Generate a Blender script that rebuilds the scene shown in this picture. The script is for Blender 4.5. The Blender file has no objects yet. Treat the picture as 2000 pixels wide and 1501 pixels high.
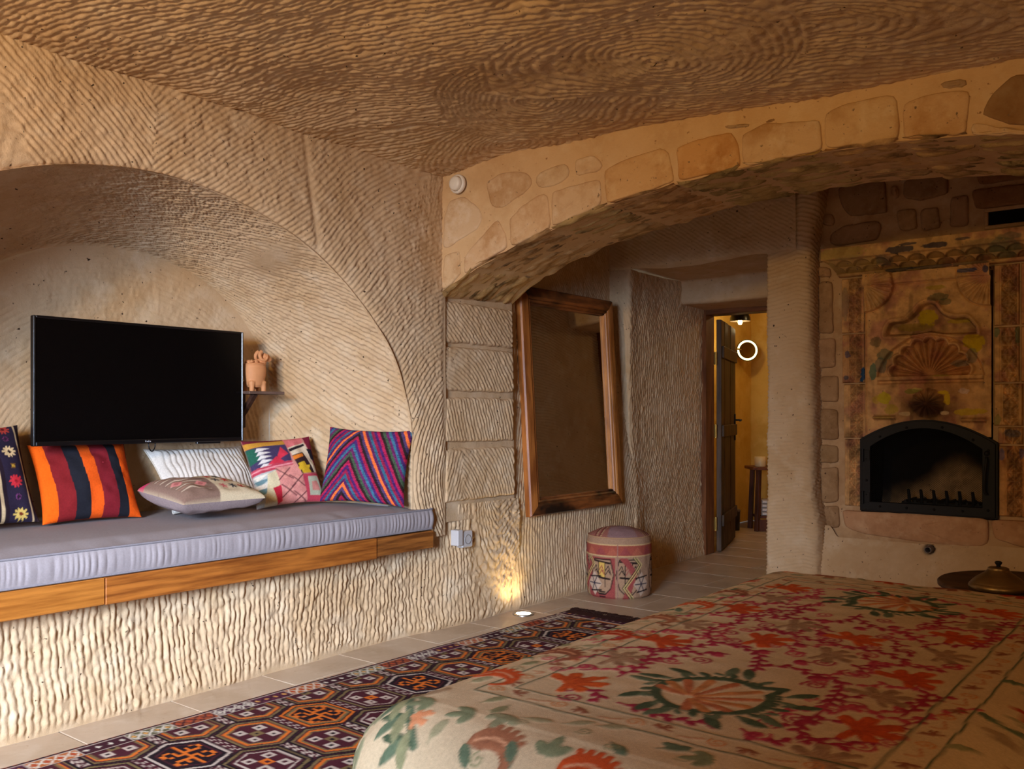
import bpy, math, random
import numpy as np
from mathutils import Vector, Matrix

random.seed(7)
PI = math.pi
scene = bpy.context.scene
col = scene.collection

# ------------------------------------------------------------------ camera, world, lights, exposure
cam_data = bpy.data.cameras.new('camera')
cam_data.sensor_fit = 'HORIZONTAL'
cam_data.sensor_width = 36.0
cam_data.lens = 1774.0 / 2000.0 * 36.0
cam_data.shift_y = 57.5 / 2000.0
cam_data.clip_start = 0.05
cam = bpy.data.objects.new('camera', cam_data)
cam.location = (0.0, 0.0, 1.05)
cam.rotation_euler = (PI / 2, 0.0, math.radians(38.3))
col.objects.link(cam)
scene.camera = cam

world = bpy.data.worlds.new('world')
world.use_nodes = True
scene.world = world
wb = world.node_tree.nodes['Background']
wb.inputs['Color'].default_value = (0.62, 0.78, 1.0, 1)
wb.inputs['Strength'].default_value = 0.6


def area_light(name, loc, target, size, size_y, power, color, spread=PI):
    d = bpy.data.lights.new(name, 'AREA')
    d.shape = 'RECTANGLE'
    d.size, d.size_y = size, size_y
    d.energy = power
    d.color = color
    d.spread = spread
    o = bpy.data.objects.new(name, d)
    o.location = loc
    o.rotation_euler = (Vector(target) - Vector(loc)).to_track_quat('-Z', 'Y').to_euler()
    col.objects.link(o)
    return o


def point_light(name, loc, power, color, radius=0.05):
    d = bpy.data.lights.new(name, 'POINT')
    d.energy = power
    d.color = color
    d.shadow_soft_size = radius
    o = bpy.data.objects.new(name, d)
    o.location = loc
    col.objects.link(o)
    return o


def spot_light(name, loc, target, power, color, angle, blend=0.6, radius=0.03):
    d = bpy.data.lights.new(name, 'SPOT')
    d.energy = power
    d.color = color
    d.spot_size = angle
    d.spot_blend = blend
    d.shadow_soft_size = radius
    o = bpy.data.objects.new(name, d)
    o.location = loc
    o.rotation_euler = (Vector(target) - Vector(loc)).to_track_quat('-Z', 'Y').to_euler()
    col.objects.link(o)
    return o


# daylight entering through the window in the wall behind the camera
area_light('daylight_window', (-0.75, -1.68, 1.35), (-3.0, 1.8, 0.05), 1.30, 1.15, 78, (0.58, 0.73, 1.0), math.radians(60))
# warm room lamps behind the camera
point_light('bedside_lamp_light', (0.95, 0.45, 1.25), 18, (1.0, 0.62, 0.26), 0.10)
spot_light('wall_lamp_light', (-1.6, -0.75, 1.90), (-2.75, 2.35, 2.06), 172, (1.0, 0.65, 0.24), math.radians(112), 1.0, 0.10)
scene.view_settings.view_transform = 'Standard'
scene.view_settings.look = 'None'
scene.view_settings.gamma = 1.0
scene.view_settings.use_curve_mapping = False
scene.view_settings.exposure = 0.0
scene.cycles.max_bounces = 8
scene.cycles.diffuse_bounces = 5


# ------------------------------------------------------------------ numeric helpers
def _hash(ix, iy, iz):
    h = (ix.astype(np.uint32) * np.uint32(374761393) + iy.astype(np.uint32) * np.uint32(668265263)
         + iz.astype(np.uint32) * np.uint32(2246822519))
    h = (h ^ (h >> np.uint32(13))) * np.uint32(1274126177)
    h = h ^ (h >> np.uint32(16))
    return h.astype(np.float32) / np.float32(4294967295.0)


def noise(x, y, z=0.0):
    """smooth value noise in [-1, 1]"""
    x, y, z = np.broadcast_arrays(np.asarray(x, np.float32), np.asarray(y, np.float32), np.asarray(z, np.float32))
    fx, fy, fz = np.floor(x), np.floor(y), np.floor(z)
    tx, ty, tz = x - fx, y - fy, z - fz
    ix, iy, iz = fx.astype(np.int64), fy.astype(np.int64), fz.astype(np.int64)
    tx, ty, tz = [t * t * (3 - 2 * t) for t in (tx, ty, tz)]
    out = 0
    for dx in (0, 1):
        wx = tx if dx else 1 - tx
        for dy in (0, 1):
            wy = ty if dy else 1 - ty
            for dz in (0, 1):
                wz = tz if dz else 1 - tz
                out = out + wx * wy * wz * _hash(ix + dx, iy + dy, iz + dz)
    return out * 2 - 1


def fbm(x, y, z=0.0, octaves=3):
    s, a, f = 0, 0.5, 1.0
    for _ in range(octaves):
        s = s + a * noise(np.asarray(x) * f + 3.1 * f, np.asarray(y) * f, np.asarray(z) * f)
        a *= 0.5
        f *= 2.03
    return s


def sstep(a, b, x):
    t = np.clip((np.asarray(x, float) - a) / (b - a), 0, 1)
    return t * t * (3 - 2 * t)


def lin(c):
    """sRGB 0-255 to linear"""
    c = np.asarray(c, float) / 255.0
    return np.where(c <= 0.04045, c / 12.92, ((c + 0.055) / 1.055) ** 2.4)


def seg_dist(x, y, pts, closed=False):
    d = np.full(np.shape(x), 1e9)
    pts = list(pts)
    if closed:
        pts = pts + [pts[0]]
    for (ax, ay), (bx, by) in zip(pts[:-1], pts[1:]):
        vx, vy = bx - ax, by - ay
        L = vx * vx + vy * vy + 1e-12
        t = np.clip(((x - ax) * vx + (y - ay) * vy) / L, 0, 1)
        d = np.minimum(d, np.hypot(x - ax - t * vx, y - ay - t * vy))
    return d


def in_poly(x, y, pts):
    inside = np.zeros(np.shape(x), bool)
    n = len(pts)
    for i in range(n):
        (ax, ay), (bx, by) = pts[i], pts[(i + 1) % n]
        if ay == by:
            continue
        c = ((ay > y) != (by > y)) & (x < (bx - ax) * (y - ay) / (by - ay) + ax)
        inside ^= c
    return inside


def sd_poly(x, y, pts):
    d = seg_dist(x, y, pts, True)
    return np.where(in_poly(x, y, pts), -d, d)


# ------------------------------------------------------------------ mesh helpers
WORLD = {}


class MB:
    """collects pieces of geometry and builds them as one mesh object"""

    def __init__(self):
        self.v, self.c, self.loops, self.counts, self.n = [], [], [], [], 0

    def add(self, verts, faces, color=None):
        verts = np.asarray(verts, float).reshape(-1, 3)
        if isinstance(faces, np.ndarray):
            self.loops.append((faces + self.n).ravel())
            self.counts.append(np.full(len(faces), faces.shape[1]))
        else:
            for f in faces:
                self.loops.append(np.asarray(f) + self.n)
                self.counts.append(np.array([len(f)]))
        self.v.append(verts)
        if color is None:
            color = (1, 1, 1)
        color = np.asarray(color, float)
        if color.ndim == 1:
            color = np.tile(color, (len(verts), 1))
        self.c.append(color.reshape(-1, 3))
        self.n += len(verts)
        return self

    def grid(self, P, color=None, wrap=False, flip=False):
        P = np.asarray(P, float)
        n, m = P.shape[:2]
        idx = np.arange(n * m).reshape(n, m)
        if wrap:
            idx = np.vstack([idx, idx[:1]])
        a, b, c, d = idx[:-1, :-1], idx[1:, :-1], idx[1:, 1:], idx[:-1, 1:]
        f = np.stack([a, b, c, d], -1).reshape(-1, 4)
        if flip:
            f = f[:, ::-1]
        if color is not None and np.ndim(color) == 3:
            color = np.asarray(color).reshape(-1, 3)
        return self.add(P.reshape(-1, 3), f, color)

    def box(self, lo, hi, bevel=0.0, M=None, color=None):
        lo, hi = np.array(lo, float), np.array(hi, float)
        b = min(bevel, float((hi - lo).min()) * 0.45)
        if b <= 0:
            v = np.array([[lo[0] if not i & 1 else hi[0], lo[1] if not i & 2 else hi[1], lo[2] if not i & 4 else hi[2]] for i in range(8)])
            f = [(0, 2, 3, 1), (4, 5, 7, 6), (0, 1, 5, 4), (2, 6, 7, 3), (0, 4, 6, 2), (1, 3, 7, 5)]
        else:
            v, f, ids = [], [], {}
            for i in range(8):
                s = [1 if i & (1 << k) else 0 for k in range(3)]
                for k in range(3):
                    p = [hi[j] - (0 if j == k else b) if s[j] else lo[j] + (0 if j == k else b) for j in range(3)]
                    ids[(i, k)] = len(v)
                    v.append(p)
            for k in range(3):
                i1, i2 = [j for j in range(3) if j != k]
                for s in (0, 1):
                    base = s << k
                    q = [base, base | 1 << i1, base | 1 << i1 | 1 << i2, base | 1 << i2]
                    f.append([ids[(c, k)] for c in (q if s else q[::-1])])
            for k in range(3):
                i1, i2 = [j for j in range(3) if j != k]
                for s1 in (0, 1):
                    for s2 in (0, 1):
                        c0 = (s1 << i1) | (s2 << i2)
                        c1 = c0 | 1 << k
                        f.append([ids[(c0, i1)], ids[(c1, i1)], ids[(c1, i2)], ids[(c0, i2)]])
            for i in range(8):
                f.append([ids[(i, 0)], ids[(i, 1)], ids[(i, 2)]])
            v = np.array(v)
        if M is not None:
            v = v @ np.array(M.to_3x3()).T + np.array(M.translation)
        return self.add(v, f, color)

    def tube(self, pts, r, n=8, closed=False, color=None, caps=True):
        pts = np.asarray(pts, float)
        k = len(pts)
        r = np.broadcast_to(np.asarray(r, float), (k,))
        if closed:
            t = np.roll(pts, -1, 0) - np.roll(pts, 1, 0)
        else:
            t = np.gradient(pts, axis=0)
        t /= np.linalg.norm(t, axis=1, keepdims=True) + 1e-12
        up = np.array([0, 0, 1.0]) if abs(t[0, 2]) < 0.9 else np.array([1.0, 0, 0])
        rings = np.zeros((k, n, 3))
        u = np.cross(t[0], up)
        u /= np.linalg.norm(u)
        ang = np.arange(n) * 2 * PI / n
        for i in range(k):
            u = u - t[i] * np.dot(u, t[i])
            u /= np.linalg.norm(u) + 1e-12
            w = np.cross(t[i], u)
            rings[i] = pts[i] + r[i] * (np.cos(ang)[:, None] * u + np.sin(ang)[:, None] * w)
        P = rings.reshape(-1, 3)
        f = []
        kk = k if closed else k - 1
        i = np.arange(kk)[:, None]
        j = np.arange(n)[None, :]
        i2, j2 = (i + 1) % k, (j + 1) % n
        F = np.stack(np.broadcast_arrays(i * n + j, i * n + j2, i2 * n + j2, i2 * n + j), -1).reshape(-1, 4)
        self.add(P, F, color)
        if caps and not closed:
            self.add(rings[0], [list(range(n))[::-1]], color)
            self.add(rings[-1], [list(range(n))], color)
        return self

    def lathe(self, prof, center=(0, 0, 0), n=32, axis='z', color=None, M=None):
        prof = np.asarray(prof, float)
        a = np.arange(n) * 2 * PI / n
        P = np.zeros((n, len(prof), 3))
        P[..., 0] = np.cos(a)[:, None] * prof[None, :, 0]
        P[..., 1] = np.sin(a)[:, None] * prof[None, :, 0]
        P[..., 2] = prof[None, :, 1]
        if axis == 'x':
            P = P[..., [2, 0, 1]]
        elif axis == 'y':
            P = P[..., [0, 2, 1]]
        if M is not None:
            P = P @ np.array(M.to_3x3()).T + np.array(M.translation)
        P = P + np.array(center)
        return self.grid(P, color, wrap=True)

    def build(self, name, mat, parent=None, smooth=True, kind=None, label=None, loc=None):
        V = np.concatenate(self.v)
        org = np.array(WORLD.get(parent.name, (0, 0, 0)) if parent else (loc or (0, 0, 0)), float)
        V = V - org
        loops = np.concatenate(self.loops).astype(np.int32)
        counts = np.concatenate(self.counts).astype(np.int32)
        me = bpy.data.meshes.new(name)
        me.vertices.add(len(V))
        me.vertices.foreach_set('co', V.astype(np.float32).ravel())
        me.loops.add(len(loops))
        me.loops.foreach_set('vertex_index', loops)
        me.polygons.add(len(counts))
        me.polygons.foreach_set('loop_start', np.concatenate([[0], np.cumsum(counts)[:-1]]).astype(np.int32))
        me.polygons.foreach_set('use_smooth', np.full(len(counts), smooth))
        me.update(calc_edges=True)
        C = np.concatenate(self.c)
        if not np.all(C == 1):
            at = me.color_attributes.new('Col', 'FLOAT_COLOR', 'POINT')
            at.data.foreach_set('color', np.concatenate([C, np.ones((len(C), 1))], 1).astype(np.float32).ravel())
        me.validate()
        if mat:
            me.materials.append(mat)
        o = bpy.data.objects.new(name, me)
        col.objects.link(o)
        if parent:
            o.parent = parent
        else:
            o.location = org
        WORLD[o.name] = tuple(org)
        if kind:
            o['kind'] = kind
        if label:
            o['label'] = label
        return o


def tag(o, label, cat, group=None):
    o['label'] = label
    o['category'] = cat
    if group:
        o['group'] = group
    return o


def thing(name, label, cat, loc=(0, 0, 0), group=None):
    o = bpy.data.objects.new(name, None)
    o.empty_display_size = 0.05
    o.location = loc
    col.objects.link(o)
    WORLD[o.name] = tuple(loc)
    return tag(o, label, cat, group)


def structure(name, loc=(0, 0, 0)):
    o = bpy.data.objects.new(name, None)
    o.empty_display_size = 0.05
    o.location = loc
    col.objects.link(o)
    WORLD[o.name] = tuple(loc)
    o['kind'] = 'structure'
    return o


def relief(P, h, sign=1.0):
    """push a grid of points along its own normals by h"""
    du = np.gradient(P, axis=0)
    dv = np.gradient(P, axis=1)
    N = np.cross(du, dv)
    N /= np.linalg.norm(N, axis=2, keepdims=True) + 1e-12
    return P + sign * N * h[..., None]


def chisel(ph, P, amp, lump=1.0, seed=0.0):
    """height of pick-carved ridges: round ridges between narrow valleys, at integer phases"""
    x, y, z = P[..., 0], P[..., 1], P[..., 2]
    ph = ph + 0.34 * noise(x * 7 + seed, y * 7, z * 7) + 0.13 * noise(x * 19, y * 19 + seed, z * 19) + 0.07 * noise(x * 45, y * 45, z * 45 + seed)
    w = np.abs(np.sin(PI * ph))
    h = amp * w ** 0.6
    h = h * (0.78 + 0.42 * lump * noise(x * 34, y * 34 + 7, z * 34 + seed)) + 0.30 * amp * lump * noise(x * 75, y * 75, z * 75)
    return h + 0.006 * noise(x * 3.1 + seed, y * 3.1, z * 3.1)


# ------------------------------------------------------------------ materials
def new_mat(name):
    m = bpy.data.materials.new(name)
    m.use_nodes = True
    nt = m.node_tree
    return m, nt, nt.nodes['Principled BSDF']


def N(nt, t, **kw):
    n = nt.nodes.new(t)
    for k, v in kw.items():
        if k in n.inputs:
            n.inputs[k].default_value = v
        else:
            setattr(n, k, v)
    return n


def mixc(nt, a, b, fac, blend='MIX'):
    m = nt.nodes.new('ShaderNodeMix')
    m.data_type = 'RGBA'
    m.blend_type = blend
    for sock, v in ((m.inputs[0], fac), (m.inputs[6], a), (m.inputs[7], b)):
        if isinstance(v, (int, float)):
            sock.default_value = v
        elif isinstance(v, (tuple, list, np.ndarray)):
            sock.default_value = (*[float(q) for q in v[:3]], 1)
        else:
            nt.links.new(v, sock)
    return m.outputs[2]


def ramp(nt, src, p0, p1, c0=(0, 0, 0), c1=(1, 1, 1)):
    r = nt.nodes.new('ShaderNodeValToRGB')
    r.color_ramp.elements[0].position = p0
    r.color_ramp.elements[1].position = p1
    r.color_ramp.elements[0].color = (*[float(q) for q in c0], 1)
    r.color_ramp.elements[1].color = (*[float(q) for q in c1], 1)
    nt.links.new(src, r.inputs[0])
    return r.outputs[0]


def noise_node(nt, scale, detail=4, rough=0.6, stretch=None, coord='Object'):
    tc = nt.nodes.new('ShaderNodeTexCoord')
    src = tc.outputs[coord]
    if stretch:
        mp = nt.nodes.new('ShaderNodeMapping')
        mp.inputs['Scale'].default_value = stretch
        nt.links.new(src, mp.inputs[0])
        src = mp.outputs[0]
    n = N(nt, 'ShaderNodeTexNoise', Scale=scale, Detail=detail, Roughness=rough)
    nt.links.new(src, n.inputs['Vector'])
    return n.outputs['Fac']


def bump(nt, bsdf, h, strength, dist):
    b = N(nt, 'ShaderNodeBump', Strength=strength, Distance=dist)
    nt.links.new(h, b.inputs['Height'])
    nt.links.new(b.outputs[0], bsdf.inputs['Normal'])
    return b


def rock_mat(name, base, dark, light, scale=3.0, grain=0.0025, attr=False, fleck=(60, 42, 28), rough=0.95, fine=90):
    m, nt, bs = new_mat(name)
    base, dark, light = lin(base), lin(dark), lin(light)
    c = mixc(nt, dark, base, ramp(nt, noise_node(nt, scale, 6, 0.65), 0.32, 0.55))
    c = mixc(nt, c, light, ramp(nt, noise_node(nt, scale * 2.7, 5, 0.6), 0.52, 0.78))
    if attr:
        a = N(nt, 'ShaderNodeAttribute', attribute_name='Col')
        c = mixc(nt, c, a.outputs['Color'], 1.0, 'MULTIPLY')
    fl = ramp(nt, noise_node(nt, 55, 2, 0.5), 0.70, 0.76)
    c = mixc(nt, c, lin(fleck), fl)
    nt.links.new(c, bs.inputs['Base Color'])
    bs.inputs['Roughness'].default_value = rough
    bs.inputs['Specular IOR Level'].default_value = 0.15
    bump(nt, bs, noise_node(nt, fine, 6, 0.7), 0.9, grain)
    return m


def plain_mat(name, rgb, rough=0.5, metal=0.0, spec=0.5, vary=0.0, scale=20, bump_d=0.0, coat=0.0):
    m, nt, bs = new_mat(name)
    c = lin(rgb)
    if vary:
        cc = mixc(nt, c * (1 - vary), np.clip(c * (1 + vary), 0, 1), noise_node(nt, scale, 4, 0.6))
        nt.links.new(cc, bs.inputs['Base Color'])
    else:
        n = nt.nodes.new('ShaderNodeRGB')
        n.outputs[0].default_value = (*[float(q) for q in c], 1)
        nt.links.new(n.outputs[0], bs.inputs['Base Color'])
    bs.inputs['Roughness'].default_value = rough
    bs.inputs['Metallic'].default_value = metal
    bs.inputs['Specular IOR Level'].default_value = spec
    bs.inputs['Coat Weight'].default_value = coat
    if bump_d:
        bump(nt, bs, noise_node(nt, scale * 6, 4, 0.6), 0.6, bump_d)
    return m


def cloth_mat(name, rgb=None, weave=900, depth=0.0006, rough=0.95, vary=0.12, sheen=0.0):
    """woven cloth; colour from the mesh's Col attribute (the print of the weave) or one flat colour"""
    m, nt, bs = new_mat(name)
    if rgb is None:
        c = N(nt, 'ShaderNodeAttribute', attribute_name='Col').outputs['Color']
    else:
        r = nt.nodes.new('ShaderNodeRGB')
        r.outputs[0].default_value = (*[float(q) for q in lin(rgb)], 1)
        c = r.outputs[0]
    v = ramp(nt, noise_node(nt, 160, 3, 0.7), 0.3, 0.7, (1 - vary,) * 3, (1 + vary,) * 3)
    c = mixc(nt, c, v, 1.0, 'MULTIPLY')
    nt.links.new(c, bs.inputs['Base Color'])
    bs.inputs['Roughness'].default_value = rough
    bs.inputs['Specular IOR Level'].default_value = 0.1
    bs.inputs['Sheen Weight'].default_value = sheen
    bump(nt, bs, noise_node(nt, weave, 2, 0.5), 0.7, depth)
    return m


def wood_mat(name, base, dark, streak=(1, 1, 8), scale=6.0, burn=None, rough=0.45, burn_scale=2.5, burn_lo=0.5, burn_hi=0.66):
    """long-grained timber; streak squeezes the grain so it runs along the axis with the small number"""
    m, nt, bs = new_mat(name)
    g = noise_node(nt, scale, 8, 0.62, streak)
    c = mixc(nt, lin(dark), lin(base), ramp(nt, g, 0.36, 0.62))
    if burn is not None:
        st2 = tuple(0.55 + 0.12 * q for q in streak)
        c = mixc(nt, c, lin(burn), ramp(nt, noise_node(nt, burn_scale, 4, 0.6, st2), burn_lo, burn_hi))
    nt.links.new(c, bs.inputs['Base Color'])
    bs.inputs['Roughness'].default_value = rough
    bs.inputs['Specular IOR Level'].default_value = 0.3
    bump(nt, bs, g, 0.35, 0.0015)
    return m


def emit_mat(name, rgb, strength):
    m, nt, bs = new_mat(name)
    bs.inputs['Base Color'].default_value = (*[float(q) for q in lin(rgb)], 1)
    bs.inputs['Emission Color'].default_value = (*[float(q) for q in lin(rgb)], 1)
    bs.inputs['Emission Strength'].default_value = strength
    return m


M_TUFF = rock_mat('carved_tuff', (205, 174, 135), (191, 156, 113), (215, 190, 155), 2.6)
M_MORTAR = rock_mat('lime_mortar', (208, 170, 122), (194, 154, 106), (214, 182, 136), 4.0, 0.0012, fleck=(150, 110, 70))
M_STONE = rock_mat('cut_stone', (206, 172, 130), (180, 138, 90), (216, 190, 154), 6.0, 0.0016, attr=True, fleck=(120, 96, 70))
M_SOFFIT = rock_mat('weathered_stone', (190, 154, 100), (92, 72, 44), (214, 180, 124), 5.0, 0.004, attr=True, fleck=(58, 46, 34), fine=60)
M_FIRESTONE = rock_mat('grey_brown_stone', (172, 138, 100), (148, 114, 78), (188, 154, 114), 9.0, 0.0015, attr=True, fleck=(84, 62, 46))
M_CARVED = rock_mat('carved_stone', (244, 244, 242), (205, 200, 196), (252, 251, 250), 11.0, 0.0016, attr=True, fleck=(120, 96, 78))
M_FLOOR = rock_mat('travertine', (188, 164, 136), (170, 144, 114), (200, 180, 154), 3.2, 0.0003, fleck=(160, 130, 98), rough=0.32)
M_GROUT = plain_mat('grout', (160, 136, 108), 0.9, vary=0.15)
M_OCHRE = rock_mat('ochre_plaster', (214, 172, 84), (196, 150, 60), (226, 190, 108), 2.0, 0.0012, fleck=(180, 140, 70), rough=0.8)

# ------------------------------------------------------------------ the setting
CEIL = 2.225

# ---- floor: tiles on a bed of grout
floor = structure('floor')
MB().box((-4.2, -2.0, -0.12), (2.2, 9.0, -0.006)).build('grout_bed', M_GROUT, floor)
TY, TX = 0.405, 0.61
tile_me = {}
for iy in range(-1, 19):
    for ix in range(0, 4):
        y0 = 0.214 + iy * TY
        off = 0.30 if iy % 2 else 0.0
        x0 = -3.75 + ix * TX + off
        if y0 > 6.35 and ix > 3:
            continue
        key = random.randrange(3)
        cx, cy = x0 + TX / 2, y0 + TY / 2
        if key not in tile_me:
            b = MB().box((-TX / 2 + .002, -TY / 2 + .002, -0.02), (TX / 2 - .002, TY / 2 - .002, 0.0), 0.0018)
            o = b.build('tile', M_FLOOR, floor, smooth=False)
            tile_me[key] = o.data
        else:
            o = bpy.data.objects.new('tile', tile_me[key])
            col.objects.link(o)
            o.parent = floor
        o.location = (cx, cy, random.uniform(-0.0006, 0.0006))
        o.rotation_euler = (0, 0, PI * random.randrange(2))
MB().box((-1.31 + .302, -0.6, -0.02), (2.1, 8.6, -0.0005)).build('tile', M_FLOOR, floor, smooth=False, kind='stuff')

# ---- left wall: lower wall, the arched niche, the spandrels round it, the far stretch
wl = MB()
# lower wall
ys = np.concatenate([np.linspace(-1.8, 0.85, 90)[:-1], np.linspace(0.85, 3.86, 720)])
zs = np.linspace(0.0, 0.60, 84)
Y, Z = np.meshgrid(ys, zs, indexing='ij')
X = -3.055 + 0.045 * sstep(3.0, 3.5, Y) + 0.012 * sstep(0.25, 0.0, Z) + 0.02 * fbm(Y * 2.1, Z * 2.1, 4.0)
P = np.stack([X, Y, Z], -1)
fan = np.hypot(Y - 4.35, (Z + 0.25) * 1.0)
ph = Y / 0.0235 + 0.5 * noise(Y * 2.2, Z * 3.0) + 0.30 * noise(Y * 12, Z * 7.0, 4.0) + 0.12 * noise(Y * 40, Z * 26.0, 6.0)
mixf = sstep(3.45, 3.7, Y)
ph = ph * (1 - mixf) + mixf * (-fan / 0.0250 + 180.5)
h = (chisel(ph, P, 0.0105, 1.35, 3.0) + 0.0022 * noise(Y * 90, Z * 60, 3.0)) * sstep(0.0, 0.04, Z + 0.018 * noise(Y * 9, 2.0))
P[..., 0] += h
wl.grid(P, flip=True)


def arch_path(yc, half_w, zc, rise, n_exp, z0, ts):
    """points of a stilted arch, ts in 0..1 from the far foot over the crown to the near foot"""
    k = 4000
    th = np.linspace(0, PI, k)
    cy = np.sign(np.cos(th)) * np.abs(np.cos(th)) ** (2 / n_exp)
    sy = np.abs(np.sin(th)) ** (2 / n_exp)
    py = np.concatenate([[yc + half_w], yc + half_w * cy, [yc - half_w]])
    pz = np.concatenate([[z0], zc + rise * sy, [z0]])
    L = np.concatenate([[0], np.cumsum(np.hypot(np.diff(py), np.diff(pz)))])
    return np.interp(ts * L[-1], L, py), np.interp(ts * L[-1], L, pz), L[-1]


ZB = 0.46
ts = np.concatenate([np.linspace(0, 0.60, 560)[:-1], np.linspace(0.60, 1.0, 130)])
fy, fz, FL = arch_path(1.77, 1.285, 0.86, 1.05, 1.95, ZB, ts)
by, bz, BL = arch_path(2.02, 0.80, 1.10, 0.665, 2.1, ZB, ts)
fl = ts * FL
# reveal and back
s1 = np.linspace(0, 1, 150)[:, None]
a = s1 * PI / 2
inw = 0.55 * s1 + 0.45 * (1 - np.cos(a))
dep = 0.55 * s1 + 0.45 * np.sin(a)
edge_r = 0.02 * np.exp(-s1 / 0.03)
RY = fy[None] * (1 - inw) + by[None] * inw
RZ = fz[None] * (1 - inw) + bz[None] * inw
RX = -3.0 - 0.78 * dep + 0 * RY
P = np.stack([RX, RY, RZ], -1)
P[..., 0] += 0.015 * fbm(RY * 3, RZ * 3, RX * 3)
ph = (fl[None] * (1 - 0.30 * s1) + 0.42 * (1 - s1)) / 0.031 + 0.8 * noise(RY * 2.5, RZ * 2.5, RX * 2.5)
hr = chisel(ph, P, 0.0130, 0.9, 11.0)
# plain patch of smooth repair on the far side of the reveal
rep = np.exp(-((fl[None] - 1.55) / 0.09) ** 2 - ((s1 - 0.30) / 0.22) ** 2)
hr = hr * (1 - np.clip(rep * 1.1, 0, 1))
hr = hr * sstep(0, 0.02, s1 + 0.0) * sstep(1.0, 0.97, s1)
P = relief(P, hr, 1.0)
wl.grid(P, flip=True)
s2 = np.concatenate([np.linspace(0, 0.55, 90), np.linspace(0.55, 1.0, 24)[1:]])[:, None]
cyc, czc = 2.02, 0.85
BY = by[None] * (1 - s2) + cyc * s2
BZ = bz[None] * (1 - s2) + ZB * s2
BX = -3.78 - 0.05 * np.sin(s2 * PI / 2) + 0.012 * fbm(BY * 3, BZ * 3, 1.0)
P = np.stack([BX, BY, BZ], -1)
ph = np.hypot((BY - 2.0), (BZ - 0.75)) / 0.023 + 1.2 * noise(BY * 2.2, BZ * 2.2, 5)
P = relief(P, chisel(ph, P, 0.0062, 0.8, 21.0) * sstep(0, 0.05, s2), 1.0)
wl.grid(P, flip=True)

# face of the wall round the niche, from the arch edge out to a rectangle
y_hi, y_lo, z_hi = 3.275, -1.8, 2.30
cy0, cz0 = 1.77, 0.86
dy, dz = fy - cy0, np.maximum(fz - cz0, 0)
k1 = np.where(dy > 1e-6, (y_hi - cy0) / np.maximum(dy, 1e-6), 1e9)
k2 = np.where(dy < -1e-6, (y_lo - cy0) / np.minimum(dy, -1e-6), 1e9)
k3 = np.where(dz > 1e-6, (z_hi - cz0) / np.maximum(dz, 1e-6), 1e9)
k = np.minimum(np.minimum(k1, k2), k3)
oy = cy0 + dy * k
oz = np.where(fz > cz0, cz0 + dz * k, fz)
s3 = np.concatenate([[0, 0.004, 0.012], np.linspace(0.025, 1, 112)])[:, None]
SY = fy[None] * (1 - s3) + oy[None] * s3
SZ = fz[None] * (1 - s3) + oz[None] * s3
SX = -3.0 + 0.012 * fbm(SY * 2.3, SZ * 2.3, 9.0) - 0.05 * sstep(1.2, 0.2, SY) * 0
SX = SX - 0.02 * np.exp(-(s3 * np.hypot(oy - fy, oz - fz)[None]) / 0.018)
P = np.stack([SX, SY, SZ], -1)
phL = (SY + SZ * 1.05) / 1.45 / 0.0205
phM = (-0.62 * SY + 0.78 * SZ) / 0.0205 + 6 * (SY - 2.2) ** 2
phR = np.hypot((SY - 3.55), (SZ - 0.75) * 0.9) / 0.0205
phLow = SY / 0.026 + 0.5 * SZ / 0.03
wM = (SY > 1.745 + 0.03 * noise(SZ * 8, 1.0))
wR = (SY > 2.45)
ph = np.where(wR, phR, np.where(wM, phM, phL))
h = chisel(ph, P, 0.0095, 0.8, 31.0)
seam = np.minimum(seg_dist(SY, SZ, [(2.40, 2.25), (2.45, 1.95), (2.50, 1.66)]), 9)
h *= 1 - 0.95 * np.exp(-(seam / 0.016) ** 2)
h *= sstep(3.275, 3.235, SY + 0.01 * noise(SZ * 11, 3.0)) * 0.9 + 0.1
h *= sstep(0.0, 0.012, s3)
P[..., 0] += h
wl.grid(P, flip=True)
# strip behind the pilaster stones (mortar joints show it) and the far stretch of wall
ys = np.linspace(3.80, 5.14, 250)
zs = np.linspace(0.0, 2.60, 250)
Y, Z = np.meshgrid(ys, zs, indexing='ij')
X = -3.025 + 0.03 * sstep(0.45, 0.0, Z) - (0.06 + 0.12 * sstep(4.0, 5.0, Y)) * sstep(0.5, 1.9, Z) + 0.012 * fbm(Y * 2.2, Z * 2.2, 2.0) - 0.004 * sstep(3.84, 3.95, Y)
X -= 0.03 * sstep(4.85, 5.25, Y) * 0
P = np.stack([X, Y, Z], -1)
ph = np.where(Z > 1.62, (Y * 0.75 + Z * 0.66) / 0.022, np.hypot(Y - 5.6, (Z - 0.15) * 0.8) / 0.024)
h = chisel(ph, P, 0.0095, 0.9, 41.0) * sstep(0.0, 0.04, Z)
P[..., 0] += h * sstep(3.82, 3.86, Y)
wl.grid(P, flip=True)
wall_left = wl.build('wall_left', M_TUFF, kind='structure')
Yq, Zq = np.meshgrid(np.linspace(3.235, 3.88, 70), np.linspace(0.52, 1.70, 110), indexing='ij')
MB().grid(np.stack([-3.010 - 0.02 * sstep(0.4, 2.0, Zq) + 0.004 * fbm(Yq * 14, Zq * 14, 3) - 0.02 * sstep(3.83, 3.87, Yq), Yq, Zq], -1), flip=True).build('mortar_bed', M_TUFF, wall_left)

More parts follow.
